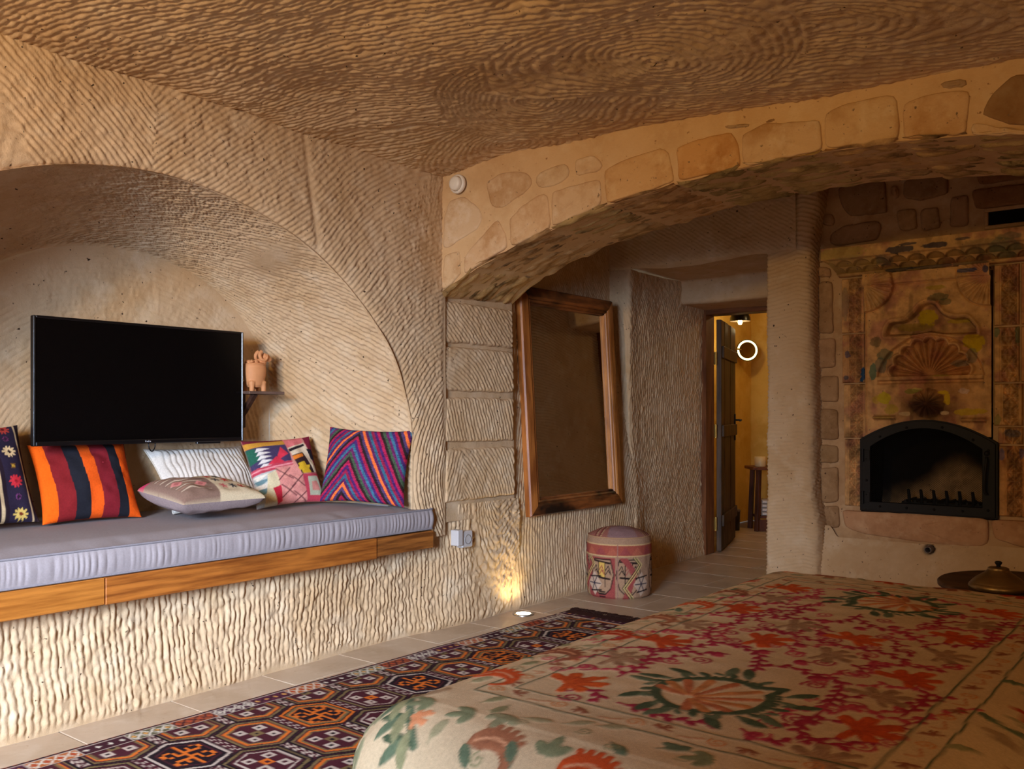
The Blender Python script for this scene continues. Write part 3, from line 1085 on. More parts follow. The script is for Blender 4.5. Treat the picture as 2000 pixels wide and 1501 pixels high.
STONEC = np.array(lin((222, 174, 116)))
PINK = lin((196, 140, 106))
DARKC = lin((96, 68, 54))


def paint_patch(C, X, Z, cx, cz, rx, rz, rgb, seed, keep=0.85, edge=0.35):
    """a leftover patch of old paint with a flaked outline"""
    d = np.hypot((X - cx) / rx, (Z - cz) / rz) + edge * fbm(X * 38, Z * 38, seed, 3) + 0.12 * noise(X * 110, Z * 110, seed)
    a = sstep(1.0, 0.86, d) * keep
    return C * (1 - a[..., None]) + lin(rgb) * a[..., None]


def carved_color(X, Z, seed, soot=0.0):
    n1 = fbm(X * 13, Z * 13, seed, 4)
    n2 = fbm(X * 30, Z * 30, seed + 5, 3)
    C = STONEC + (PINK - STONEC) * sstep(-0.1, 0.4, n1)[..., None]
    C = C * (1 + 0.30 * n2[..., None])
    C = C * (1 - 0.35 * sstep(0.25, 0.55, fbm(X * 20, Z * 9, seed + 9, 3)))[..., None]
    return C


def fan_relief(X, Z, cx, cz, r, n, a0, a1, amp):
    """radiating flutes of a carved shell"""
    rr = np.hypot(X - cx, Z - cz)
    an = np.arctan2(Z - cz, X - cx)
    t = (an - a0) / (a1 - a0) * n
    fl = np.abs(np.sin(PI * t))
    w = sstep(r, r * 0.94, rr) * sstep(0.08 * r, 0.25 * r, rr)
    return amp * (fl ** 0.7 - 0.5) * w


# central carved panel above the fire door
xs = np.linspace(-1.604, -0.967, 235)
zs = np.linspace(0.93, 1.826, 330)
X, Z = np.meshgrid(xs, zs, indexing='ij')
H = 0.020 + 0 * X
OGEE = curve_pts([(-1.494, 1.505), (-1.468, 1.553), (-1.393, 1.562), (-1.340, 1.605), (-1.312, 1.637), (-1.276, 1.652), (-1.240, 1.637), (-1.199, 1.585), (-1.142, 1.561), (-1.085, 1.557), (-1.040, 1.507)], 6)
og = [tuple(q) for q in OGEE] + [(-1.035, 1.470), (-1.20, 1.474), (-1.27, 1.490), (-1.34, 1.478), (-1.494, 1.482)]
d = sd_poly(X, Z, og)
H = np.where(d < 0.0, H - 0.026 * sstep(0, -0.012, d), H + 0.008 * np.exp(-((d - 0.012) / 0.010) ** 2))
# quarter shells in the upper corners stand proud; the field between them is lower
for (cx, cz, r, a0, a1) in ((-1.604, 1.776, 0.158, -PI / 2, 0), (-0.972, 1.766, 0.156, -PI, -PI / 2)):
    rr = np.hypot(X - cx, Z - cz)
    box = rr - r
    H = H + 0.014 * sstep(0.002, -0.004, box) + fan_relief(X, Z, cx, cz, r, 9, a0, a1, 0.008)
    H = H - 0.006 * np.exp(-(box / 0.004) ** 2)
fieldtop = seg_dist(X, Z, [(-1.447, 1.765), (-1.134, 1.765)])
H = np.where(Z > 1.766, H + 0.014, H) - 0.006 * np.exp(-(fieldtop / 0.004) ** 2)
H -= 0.006 * np.exp(-(seg_dist(X, Z, [(-1.597, 1.622), (-1.597, 0.93)]) / 0.003) ** 2)
# half-round shell with scalloped edge over a small sill
cx, cz = -1.270, 1.255
an = np.arctan2(Z - cz, X - cx)
rr = np.hypot(X - cx, Z - cz)
lobes = 0.185 + 0.020 * np.abs(np.sin((an) / PI * 9 * PI))
R_out = 0.268 - 0.045 * np.sin(np.clip(an, 0, PI))
top_half = Z > cz
H = np.where(top_half & (rr < R_out), H - 0.012, H)
H = H - 0.008 * np.exp(-((rr - R_out) / 0.004) ** 2) * top_half
inl = top_half & (rr < lobes)
H = np.where(inl, 0.020 - 0.008 - 0.034 * np.clip(rr / 0.19, 0, 1), H)
fl = np.abs(np.sin(an / PI * 15 * PI))
H = np.where(inl, H + 0.016 * (fl ** 0.6) * sstep(0.01, 0.07, rr), H)
H = H + 0.010 * np.exp(-((rr - lobes - 0.010) / 0.010) ** 2) * top_half
sill = (np.abs(X - cx) < 0.266) & (Z < cz) & (Z > 1.212)
H = np.where(sill, 0.026 - 0.018 * sstep(0.018, 0.024, cz - Z) + 0.010 * sstep(0.034, 0.040, cz - Z), H)
# rosette boss
cx2, cz2 = -1.275, 1.108
r2 = np.hypot(X - cx2, (Z - cz2) * 1.05)
a2 = np.arctan2(Z - cz2, X - cx2)
H = np.where(r2 < 0.086, 0.024 + 0.026 * np.sqrt(np.clip(1 - (r2 / 0.088) ** 2, 0, 1)) - 0.014 * np.abs(np.sin(a2 * 6)) ** 0.7 * sstep(0.006, 0.03, r2), H)
# two small ledges
for (xa, xb, zc) in ((-1.557, -1.439, 1.030), (-1.106, -0.990, 1.018)):
    m = (X > xa) & (X < xb)
    H = np.where(m, H + 0.020 * np.exp(-((Z - zc) / 0.010) ** 2), H)
H += 0.003 * fbm(X * 40, Z * 40, 3, 3)
C = carved_color(X, Z, 2.0)
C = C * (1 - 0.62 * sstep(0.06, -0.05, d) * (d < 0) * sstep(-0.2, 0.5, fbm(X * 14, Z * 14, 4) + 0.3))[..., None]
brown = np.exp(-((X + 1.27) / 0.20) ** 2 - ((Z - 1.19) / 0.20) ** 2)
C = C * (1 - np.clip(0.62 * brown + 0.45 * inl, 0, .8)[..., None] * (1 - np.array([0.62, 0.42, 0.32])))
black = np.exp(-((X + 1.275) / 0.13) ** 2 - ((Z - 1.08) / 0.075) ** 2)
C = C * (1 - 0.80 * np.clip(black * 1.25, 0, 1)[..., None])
for a in [(-1.285, 1.575, .055, .045, (196, 168, 20), 1, .85), (-1.36, 1.525, .10, .022, (150, 124, 40), 2, .55), (-1.13, 1.545, .065, .012, (186, 160, 40), 3, .7),
          (-1.055, 1.432, .060, .040, (206, 172, 24), 4, .95), (-1.04, 1.400, .030, .032, (206, 172, 24), 5, .95), (-1.235, 1.728, .050, .014, (176, 152, 50), 6, .7),
          (-1.22, 1.675, .060, .022, (78, 92, 66), 7, .65), (-1.19, 1.650, .035, .020, (74, 94, 70), 8, .6), (-1.502, 1.140, .040, .034, (196, 180, 20), 9, .8),
          (-1.46, 1.075, .040, .030, (180, 158, 40), 10, .6), (-1.545, 1.13, .022, .025, (206, 172, 60), 11, .6), (-1.200, 1.165, .032, .012, (214, 178, 40), 12, .95),
          (-1.178, 1.128, .018, .034, (214, 178, 40), 13, .95), (-1.100, 1.172, .030, .018, (222, 186, 160), 14, .95), (-1.330, 1.180, .028, .012, (206, 180, 100), 15, .9),
          (-1.36, 1.172, .040, .014, (120, 122, 40), 16, .7), (-1.085, 1.060, .060, .018, (206, 172, 50), 17, .85), (-1.02, 1.066, .034, .014, (206, 172, 50), 18, .8),
          (-1.19, 1.055, .022, .012, (220, 190, 150), 19, .85), (-1.39, 1.050, .030, .012, (210, 180, 130), 20, .7), (-1.563, 1.285, .020, .048, (64, 116, 96), 21, .8),
          (-1.525, 1.32, .03, .05, (84, 104, 92), 22, .6), (-1.50, 1.38, .04, .03, (78, 104, 84), 23, .6), (-1.545, 1.45, .03, .03, (92, 84, 60), 24, .6),
          (-1.06, 1.36, .03, .04, (92, 110, 96), 25, .5), (-1.12, 1.32, .05, .02, (96, 112, 108), 26, .5), (-1.07, 1.797, .055, .013, (54, 76, 120), 27, .8), (-0.985, 1.797, .016, .02, (50, 70, 116), 28, .8),
          (-1.545, 1.70, .05, .06, (200, 166, 120), 29, .35), (-1.21, 1.255, .05, .006, (170, 150, 60), 30, .6), (-1.50, 1.03, .05, .012, (180, 150, 60), 31, .6)]:
    C = paint_patch(C, X, Z, a[0], a[1], a[2], a[3], a[4], a[5] * 3.3, a[6])
# leave the part behind the fire door open: an arched cut
cut_z = 0.900 + 0.108 * np.clip(1 - ((X + 1.283) / 0.348) ** 2, -0.2, 1)
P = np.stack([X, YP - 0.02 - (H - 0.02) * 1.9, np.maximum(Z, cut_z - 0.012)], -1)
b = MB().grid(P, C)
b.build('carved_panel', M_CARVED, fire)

# carved jamb blocks on both sides
JL = [(-1.742, -1.610, 1.510, 1.820), (-1.738, -1.608, 1.227, 1.503), (-1.730, -1.604, 0.915, 1.219), (-1.724, -1.622, 0.528, 0.908)]
JR = [(-0.958, -0.842, 1.507, 1.820), (-0.958, -0.842, 1.214, 1.498), (-0.958, -0.826, 0.990, 1.206), (-0.940, -0.826, 0.895, 0.982), (-0.936, -0.812, 0.522, 0.886)]
JR2 = [(-0.834, -0.70, 1.507, 1.820), (-0.834, -0.70, 1.214, 1.498), (-0.818, -0.70, 0.990, 1.206), (-0.818, -0.70, 0.522, 0.982)]
for i, (x0, x1, z0, z1) in enumerate(JL + JR + JR2):
    xs = np.linspace(x0, x1, 46)
    zs = np.linspace(z0, z1, max(20, int((z1 - z0) / 0.0032)))
    X, Z = np.meshgrid(xs, zs, indexing='ij')
    ed = np.minimum(np.minimum(X - x0, x1 - X), np.minimum(Z - z0, z1 - Z))
    H = 0.018 * sstep(-0.002, 0.005, ed) - 0.006
    xm, w = (x0 + x1) / 2 + 0.012, 0.036
    per = (z1 - z0) / max(1, round((z1 - z0) / 0.085))
    t = np.abs(((Z - z0) / per) % 1 - 0.5) * 2
    u = np.abs(X - xm) / w
    band = u < 1
    H = np.where(band, H - 0.010 + 0.013 * np.abs(np.sin(PI * (u + t))) ** 1.5 + 0.004 * np.cos(PI * 2 * (u - t)), H)
    H -= 0.004 * np.exp(-((np.abs(X - xm) - w - 0.004) / 0.0025) ** 2)
    H += 0.002 * fbm(X * 50, Z * 50, i, 3)
    C = carved_color(X, Z, 10 + i * 4)
    C = C * (1 - band * 0.36 * sstep(-0.3, 0.4, fbm(X * 18, Z * 18, i) + 0.15))[..., None]
    if i in (8, 9, 10, 11):
        C = C * np.array([0.92, 0.82, 0.78])
    if i == 0:
        C = paint_patch(C, X, Z, -1.72, 1.68, .025, .10, (128, 122, 100), 60, .5)
    if i == 1:
        C = paint_patch(C, X, Z, -1.622, 1.272, .015, .045, (26, 92, 140), 61, .95)
        C = paint_patch(C, X, Z, -1.705, 1.39, .014, .02, (44, 74, 120), 62, .7)
        C = paint_patch(C, X, Z, -1.712, 1.255, .016, .014, (44, 84, 100), 63, .7)
        C = C * np.array([0.80, 0.74, 0.74])
    if i == 5:
        C = paint_patch(C, X, Z, -0.945, 1.475, .018, .026, (96, 126, 92), 64, .7)
        C = paint_patch(C, X, Z, -0.85, 1.45, .014, .05, (84, 116, 84), 65, .7)
    if i in (6, 7):
        C = paint_patch(C, X, Z, -0.87, 0.95, .05, .02, (70, 84, 110), 66, .6)
        C = paint_patch(C, X, Z, -0.94, 1.02, .02, .03, (120, 130, 70), 67, .6)
    if i == 8:
        C = paint_patch(C, X, Z, -0.92, 0.84, .014, .03, (80, 100, 150), 68, .6)
        C = paint_patch(C, X, Z, -0.83, 0.85, .014, .03, (60, 90, 160), 69, .6)
    P = np.stack([X, np.minimum(YP - 0.012 - (H - 0.012) * 1.7, YP + 0.008), Z], -1)
    MB().grid(P, C).build('carved_block', M_CARVED, fire)

# cornice with two rows of carved scallops
nx, nz = 420, 62
u = np.linspace(0, 1, nx)[:, None]
v = np.linspace(0, 1, nz)[None]
Z = 1.828 + (1.995 - 1.828) * v + 0 * u
x_start = np.interp(Z, [1.828, 1.90, 1.925, 1.995], [-1.755, -1.80, -1.838, -1.838])
X = x_start + (-0.55 - x_start) * u
out = np.interp(Z, [1.828, 1.832, 1.846, 1.850, 1.918, 1.926, 1.990, 1.995], [0.0, 0.028, 0.032, 0.024, 0.062, 0.085, 0.090, 0.0])
per = 0.096
rowA = (Z - 1.852) / 0.034
rowB = (Z - 1.884) / 0.034
sc = 0 * Z
for (rw, ph0) in ((rowA, 0.0), (rowB, 0.5)):
    t = ((X + 2.0) / per + ph0) % 1 - 0.5
    arch = np.sqrt(np.clip(0.25 - t * t, 0, 1)) * 2
    ins = (rw > 0) & (rw < arch)
    e = np.clip((arch - rw) * 3, 0, 1)
    sc = np.where(ins, -0.036 * sstep(0, 0.5, e) * (1 - 0.5 * rw), sc)
out = out + sc * sstep(-1.80, -1.70, X)
out += 0.003 * fbm(X * 30, Z * 30, 5, 3)
endf = sstep(0.0, 0.004, u)
C = carved_color(X, Z, 33.0)
C = C * np.array([0.98, 0.98, 0.90])
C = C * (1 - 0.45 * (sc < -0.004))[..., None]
for a in [(-1.72, 1.955, .14, .036, (186, 158, 84), 1, .75), (-1.66, 1.89, .16, .05, (176, 150, 96), 2, .6), (-1.50, 1.845, .3, .02, (186, 156, 96), 3, .5),
          (-1.40, 1.942, .075, .020, (52, 58, 74), 4, .85), (-1.36, 1.966, .05, .008, (50, 56, 74), 5, .8), (-1.22, 1.944, .075, .016, (40, 46, 70), 6, .85), (-1.09, 1.962, .04, .008, (50, 58, 74), 7, .7),
          (-1.42, 1.842, .09, .013, (54, 62, 72), 8, .8), (-1.25, 1.842, .12, .012, (48, 54, 66), 9, .75), (-1.05, 1.84, .10, .012, (80, 84, 72), 10, .6), (-1.0, 1.915, .12, .04, (120, 110, 84), 11, .4),
          (-0.90, 1.90, .08, .05, (90, 108, 90), 12, .5), (-0.87, 1.95, .06, .02, (80, 100, 84), 13, .5), (-1.50, 1.90, .05, .03, (96, 100, 100), 14, .5)]:
    C = paint_patch(C, X, Z, a[0], a[1], a[2], a[3], a[4], 70 + a[5] * 3.3, a[6])
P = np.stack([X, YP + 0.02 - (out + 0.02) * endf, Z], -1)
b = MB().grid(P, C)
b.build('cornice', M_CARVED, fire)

# hearth slabs under the fire door
M_SLAB = rock_mat('hearth_slab', (194, 148, 108), (168, 122, 84), (208, 168, 128), 6.0, 0.0014, fleck=(120, 84, 66))
for (x0, x1, seed) in ((-1.740, -0.985, 1), (-0.975, -0.55, 2)):
    z_lo = 0.355
    poly_stone([(x0, 0.500), (x0 + 0.02, 0.405), (x0 + 0.12, 0.375), ((x0 + x1) / 2, z_lo), (x1 - 0.06, z_lo - 0.005), (x1, z_lo + 0.02), (x1, 0.506), ((x0 + x1) / 2, 0.509)],
               YP + 0.004, 0.020, 'hearth_slab', M_SLAB, fire, (1, 1, 1), seed=80 + seed, rough=0.004, jag=0.002)

# black iron fire door: arched frame, wire mesh, hinges, rivets, latch
M_IRON = plain_mat('black_iron', (24, 22, 21), 0.6, metal=0.2, spec=0.3, vary=0.25, scale=14, bump_d=0.0006)
YD = YP - 0.035
door = structure('fire_door')
del door['kind']
door.parent = fire
WORLD[door.name] = WORLD[fire.name]


def arch_line(xl, xr, zl, zr, rise, z0, n=28):
    xs = np.linspace(xl, xr, n)
    t = (xs - xl) / (xr - xl) * 2 - 1
    zs = zl + (zr - zl) * (t + 1) / 2 + rise * (1 - t * t)
    return np.array([(xl, z0)] + list(zip(xs, zs)) + [(xr, z0)])


def plate_ring(outer, inner, y0, y1):
    """flat ring between two outlines of equal length, with thickness and a small chamfer"""
    n = len(outer)
    o3 = lambda q, y: np.stack([q[:, 0], np.full(n, y), q[:, 1]], 1)
    mid = (outer + inner) / 2
    sh = lambda q: q + (mid - q) * 0.08
    rings = np.stack([o3(inner, y1), o3(inner, y0 + 0.003), o3(sh(inner), y0), o3(sh(outer), y0), o3(outer, y0 + 0.003), o3(outer, y1)], 1)
    return MB().grid(rings, wrap=True)


o_ = arch_line(-1.618, -0.946, 0.905, 0.895, 0.112, 0.514)
i_ = arch_line(-1.572, -1.008, 0.868, 0.866, 0.105, 0.562)
plate_ring(o_, i_, YD, YD + 0.022).build('door_frame', M_IRON, door, smooth=False)
o2 = arch_line(-1.632, -0.936, 0.910, 0.900, 0.114, 0.508)
plate_ring(o2, arch_line(-1.605, -0.958, 0.900, 0.892, 0.110, 0.524), YD + 0.010, YD + 0.05).build('surround', M_IRON, door, smooth=False)
# wire mesh (expanded metal): crossed diagonal wires
mb = MB()
pitch = 0.0125
inner = [tuple(q) for q in i_]
for sgn in (1, -1):
    for k in range(-60, 110):
        c0 = k * pitch
        # line  z - 0.56 = sgn * 1.0 * (x + 1.58 - c0)
        x_a, x_b = -1.575, -1.005
        xx = np.linspace(x_a, x_b, 220)
        zz = 0.56 + sgn * 0.9 * (xx + 1.58 - (c0 if sgn > 0 else c0))
        ins = in_poly(xx, zz, inner)
        if ins.sum() < 3:
            continue
        q = np.where(ins)[0]
        pa, pb = np.array([xx[q[0]], zz[q[0]]]), np.array([xx[q[-1]], zz[q[-1]]])
        dr = (pb - pa) / np.linalg.norm(pb - pa)
        nn = np.array([-dr[1], dr[0]]) * 0.0005
        yk = YD + 0.012 + (0.001 if sgn > 0 else 0)
        v = [(pa[0] + nn[0], yk, pa[1] + nn[1]), (pa[0] - nn[0], yk, pa[1] - nn[1]), (pb[0] - nn[0], yk, pb[1] - nn[1]), (pb[0] + nn[0], yk, pb[1] + nn[1]),
             (pa[0], yk + 0.0016, pa[1]), (pb[0], yk + 0.0016, pb[1])]
        mb.add(v, [(0, 1, 2, 3), (1, 4, 5, 2), (4, 0, 3, 5)])
mb.build('wire_mesh', plain_mat('dark_wire', (16, 14, 12), 0.7, spec=0.2), door, smooth=False, kind='stuff')
for (x, z) in ((-1.592, 0.80), (-1.592, 0.68), (-1.592, 0.60), (-1.52, 0.925), (-1.38, 0.975), (-1.20, 0.978), (-1.05, 0.915), (-0.978, 0.86), (-0.98, 0.55), (-1.52, 0.538), (-1.38, 0.538), (-1.24, 0.538), (-1.10, 0.538)):
    MB().lathe([(0, -0.006), (0.004, -0.005), (0.007, -0.001), (0.0075, 0.002)], (x, YD, z), 12, 'y').build('rivet', M_IRON, door)
for z in (0.82, 0.585):
    bb = MB().tube([(-1.612, YD - 0.008, z - 0.035), (-1.612, YD - 0.008, z + 0.035)], 0.009, 10)
    bb.box((-1.612, YD - 0.004, z - 0.028), (-1.575, YD + 0.002, z + 0.028), 0.001)
    bb.build('hinge', M_IRON, door, smooth=False)
hp = curve_pts([(-0.985, 0.635), (-0.992, 0.66), (-0.990, 0.72), (-0.984, 0.78), (-0.982, 0.815), (-0.986, 0.828)], 5)
hb = MB().tube(np.stack([hp[:, 0], YD - 0.022 - 0.012 * np.sin(np.linspace(0, PI, len(hp))), hp[:, 1]], 1), np.linspace(0.008, 0.006, len(hp)), 8)
hb.tube([(-0.985, YD, 0.637), (-0.985, YD - 0.024, 0.637)], 0.005, 8).tube([(-0.986, YD, 0.825), (-0.986, YD - 0.024, 0.825)], 0.005, 8)
hb.lathe([(0, -0.012), (0.010, -0.010), (0.014, 0.0)], (-0.985, YD, 0.846), 14, 'y')
hb.build('handle', M_IRON, door)
# firebox behind the door
M_FIREBRICK = rock_mat('sooty_firebrick', (96, 78, 62), (40, 32, 26), (150, 122, 94), 5.0, 0.003, fleck=(20, 16, 14))
bx = MB()
bx.box((-1.64, YP + 0.03, 0.47), (-0.93, YP + 0.50, 0.505)).box((-1.68, YP + 0.04, 0.47), (-1.625, YP + 0.5, 1.05)).box((-0.945, YP + 0.04, 0.47), (-0.90, YP + 0.5, 1.05))
bx.box((-1.63, YP - 0.01, 0.500), (-0.94, YP + 0.06, 0.508))
bx.box((-1.66, YP + 0.42, 0.47), (-0.92, YP + 0.50, 1.10)).box((-1.66, YP + 0.04, 1.03), (-0.92, YP + 0.50, 1.08))
bx.build('firebox', M_SOOT, fire, smooth=False)
# sooty back with pale ash; its soft tan glow is painted in the colour
xs = np.linspace(-1.62, -0.94, 90)
zs = np.linspace(0.506, 1.02, 70)
X, Z = np.meshgrid(xs, zs, indexing='ij')
glow = 0.24 * np.exp(-((X + 1.20) / 0.22) ** 2) + 0.05 * fbm(X * 9, Z * 9, 2)
a_ = sstep(0.10, -0.08, (Z - 0.52) - glow)[..., None]
C = lin((24, 19, 16)) * (1 - a_) + lin((206, 164, 114)) * a_ * (1 + 0.25 * fbm(X * 30, Z * 30, 5))[..., None]
P = np.stack([X, YP + 0.40 - 0.05 * sstep(0.86, 0.5, Z) - 0.012 * noise(X * 12, Z * 12, 2), Z], -1)
MB().grid(P, C).build('fireback', rock_mat('sooty_back_stone', (215, 215, 215), (170, 170, 170), (240, 240, 240), 8.0, 0.002, attr=True, fleck=(30, 24, 20)), fire)
# fire grate standing in the firebox
grate = thing('fire_grate', 'black iron grate with upright prongs standing inside the fireplace', 'grate', (-1.20, YP + 0.16, 0.505))
g = MB()
for yy in (YP + 0.10, YP + 0.30):
    g.tube([(-1.44, yy, 0.556), (-0.99, yy, 0.556)], 0.008, 8)
for xx in np.linspace(-1.42, -1.0, 9):
    g.tube([(xx, YP + 0.09, 0.566), (xx, YP + 0.31, 0.566)], 0.007, 8)
g.build('bar_frame', M_IRON, grate)
for xx in np.linspace(-1.40, -1.01, 7):
    MB().tube([(xx, YP + 0.095, 0.556), (xx + 0.002, YP + 0.085, 0.60), (xx, YP + 0.075, 0.632)], [0.009, 0.009, 0.008], 8).build('prong', M_IRON, grate)
for xx in (-1.43, -1.0):
    for yy in (YP + 0.10, YP + 0.30):
        MB().tube([(xx, yy, 0.505), (xx, yy, 0.556)], 0.008, 8).build('leg', M_IRON, grate)
# short pipe end in the wall under the hearth
pipe = thing('pipe_end', 'short grey metal pipe end in the wall hole below the hearth slab', 'pipe', (-1.258, 5.17, 0.327))
MB().lathe([(0.013, 0.07), (0.013, -0.005), (0.016, -0.008), (0.019, -0.005), (0.019, 0.07)], (-1.258, 5.165, 0.327), 18, 'y').build('tube', plain_mat('dull_steel', (120, 110, 104), 0.5, metal=0.7, vary=.2), pipe)


# ------------------------------------------------------------------ rug
RUGC = Canvas(0, 0, 1.30, 3.45, 0.0025, (66, 30, 38))
DP, OR, WH, OL, BK, RD = (72, 28, 36), (208, 106, 34), (190, 172, 154), (118, 98, 62), (30, 18, 24), (158, 60, 38)
HOOK = ["..XX....XX.", ".X..X..X..X", ".X.....X...", "..XXX..XXX.", "....X..X...", "XXXXXXXXXXX", "...X..X....", ".XXX..XXX..", "...X.....X.", "X..X..X..X.", ".XX....XX.."]
SQR = ["...........", ".OOO...OOO.", ".OWO...OWO.", ".OOO...OOO.", "....XXX....", "....XWX....", "....XXX....", ".OOO...OOO.", ".OWO...OWO.", ".OOO...OOO.", "..........."]
I, J = np.meshgrid(np.arange(RUGC.nx), np.arange(RUGC.ny), indexing='ij')
q = 0.005
U = (np.floor(I * RUGC.res / q) + 0.5) * q
V = (np.floor(J * RUGC.res / q) + 0.5) * q
PU, PV, U0 = 0.232, 0.245, 0.345
img = RUGC.img


def lattice(U, V):
    best = np.full(U.shape, 9.0)
    A, B, KU, KV = [np.zeros(U.shape) for _ in range(4)]
    ku = np.round((U - U0) / PU)
    for dk in (-1, 0, 1):
        k = ku + dk
        vo = np.where(k.astype(int) % 2 == 0, 0.0, 0.5)
        kv = np.round(V / PV - vo)
        a_, b_ = U - (U0 + k * PU), V - (kv + vo) * PV
        h_ = np.maximum(np.abs(b_) / 0.106, (np.abs(a_) + 0.55 * np.abs(b_)) / 0.148)
        m = h_ < best
        best = np.where(m, h_, best)
        A, B, KU, KV = [np.where(m, n_, o_) for n_, o_ in ((a_, A), (b_, B), (k, KU), (kv, KV))]
    return best, A, B, KU, KV


hx, A, B, KU, KV = lattice(U, V)
kind = ((KU * 7 + KV * 5 + KU * KV).astype(int)) % 4


def setc(mask, c):
    img[mask] = lin(c)


field_lo, field_hi = 0.112, 1.16
field = (U > field_lo) & (U < field_hi)
setc(field & (hx > 1.0), DP)
dash = (np.floor((A * 0.6 + B) / 0.012).astype(int) % 2 == 0)
setc(field & (hx > 1.03) & (hx < 1.09) & dash, WH)
setc(field & (hx > 1.12) & (hx < 1.16) & ~dash, WH)
for kk, (l1, l2, l3, fill) in enumerate([(WH, BK, DP, BK), (OL, OR, OL, DP), (OR, OL, OR, BK), (OL, DP, WH, DP)]):
    m = field & (kind == kk)
    setc(m & (hx <= 1.0) & (hx > 0.93), BK)
    setc(m & (hx <= 0.93) & (hx > 0.85), l1)
    setc(m & (hx <= 0.85) & (hx > 0.80), BK if kk != 1 else DP)
    setc(m & (hx <= 0.80) & (hx > 0.71), l2)
    setc(m & (hx <= 0.71) & (hx > 0.66), l3)
    setc(m & (hx <= 0.66), fill)
    pat = HOOK if kk in (0, 2) else SQR
    px = np.clip(((A / 0.150 + 0.5) * 11).astype(int), 0, 10)
    py = np.clip(((B / 0.130 + 0.5) * 11).astype(int), 0, 10)
    tab = np.array([[{'.': 0, 'X': 1, 'O': 2, 'W': 3}[c_] for c_ in row] for row in pat])
    val = tab[py, px]
    inner_m = m & (hx <= 0.64)
    setc(inner_m & (val == 1), OR if kk != 1 else OL)
    setc(inner_m & (val == 2), {0: OR, 1: WH, 2: RD, 3: WH}[kk])
    setc(inner_m & (val == 3), BK if kk != 3 else DP)
# side borders
for (lo, hi, flip) in ((0.0, 0.112, False), (1.16, 1.30, True)):
    t = (U - lo) / (hi - lo)
    if flip:
        t = 1 - t
    m = (U >= lo) & (U < hi)
    setc(m, (52, 26, 34))
    setc(m & (t < 0.10), (40, 20, 26))
    setc(m & (t > 0.12) & (t < 0.20) & (np.floor(V / 0.015).astype(int) % 2 == 0), (170, 84, 44))
    setc(m & (t > 0.26) & (t < 0.31), WH)
    setc(m & (t > 0.90) & (t < 0.95), WH)
    cell = np.floor(V / 0.155).astype(int)
    cols_ = np.array([lin(c_) for c_ in ((70, 34, 48), (150, 76, 44), (96, 92, 66), (60, 26, 34), (168, 96, 50), (88, 40, 60))])
    mm = m & (t > 0.33) & (t < 0.88)
    img[mm] = cols_[(cell[mm] * 5 + 2) % 6]
    fv = (V / 0.0388) % 1 - 0.5
    ft = (t - 0.33) / 0.55 - 0.5
    dm = np.abs(fv) + np.abs(ft)
    cols2 = np.array([lin(c_) for c_ in ((206, 116, 50), (206, 196, 176), (126, 120, 84), (206, 150, 80), (60, 26, 34), (170, 70, 44))])
    mq = mm & (dm < 0.55) & (dm > 0.36)
    img[mq] = cols2[(cell[mq] * 3 + 1) % 6]
    mq = mm & (dm < 0.22)
    img[mq] = cols2[(cell[mq] * 2 + 3) % 6]
    mq = mm & (np.abs(V / 0.155 - np.floor(V / 0.155)) < 0.045)
    img[mq] = lin(WH) * 0.8
# far end band
endm = V > 3.33
img[endm] = lin((58, 32, 28)) * 1.0
setc((V > 3.27) & (V < 3.285), WH)
setc((V > 3.285) & (V < 3.33) & (np.floor(U / 0.02).astype(int) % 2 == 0), (74, 40, 56))
u_ = np.concatenate([np.arange(0, 0.86, 0.0042), np.linspace(0.86, 1.27, 30)])
v_ = np.concatenate([np.linspace(0, 0.55, 40)[:-1], np.arange(0.55, 3.42, 0.0046)])
UU, VV = np.meshgrid(u_, v_, indexing='ij')
c_rug, _ = RUGC.sample(UU, VV)
rot = math.radians(-1.75)
RX0, RY0 = -2.875, 0.60


def rug_xy(U, V):
    return RX0 + U * math.cos(rot) - V * math.sin(rot), RY0 + U * math.sin(rot) + V * math.cos(rot)


XX, YY = rug_xy(UU, VV)
wob = 0.004 * noise(VV * 3, 1.0) * sstep(0.15, 0.0, UU)
ZZ = 0.0075 + 0.002 * noise(UU * 5, VV * 5, 2) - 0.006 * sstep(0.012, 0.0, UU) - 0.006 * sstep(3.40, 3.42, VV)
ZZ = ZZ * (0.45 + 0.55 * sstep(0, 0.02, np.minimum(UU, 3.42 - VV)))
rug = thing('kilim_rug', 'flat-woven purple and orange kilim rug with rows of hexagon medallions on the tiled floor', 'rug', (-2.2, 2.3, 0.0))
M_RUG = cloth_mat('rug_weave', None, 420, 0.0012, vary=0.16)
b = MB().grid(np.stack([XX + wob, YY, ZZ], -1), c_rug)
b.build('woven_field', M_RUG, rug)
fr = MB()
for i in range(420):
    u0 = random.uniform(0.0, 1.27)
    x, y = rug_xy(u0, 3.41)
    L_, dx = random.uniform(0.035, 0.075), random.uniform(-0.02, 0.02)
    x2, y2 = rug_xy(u0 + dx, 3.41 + L_)
    fr.tube([(x, y, 0.006), ((x + x2) / 2, (y + y2) / 2, 0.009), (x2, y2, 0.003)], [0.0022, 0.0018, 0.001], 4, caps=False)
fr.build('fringe', cloth_mat('brown_yarn', (64, 40, 32)), rug, kind='stuff')

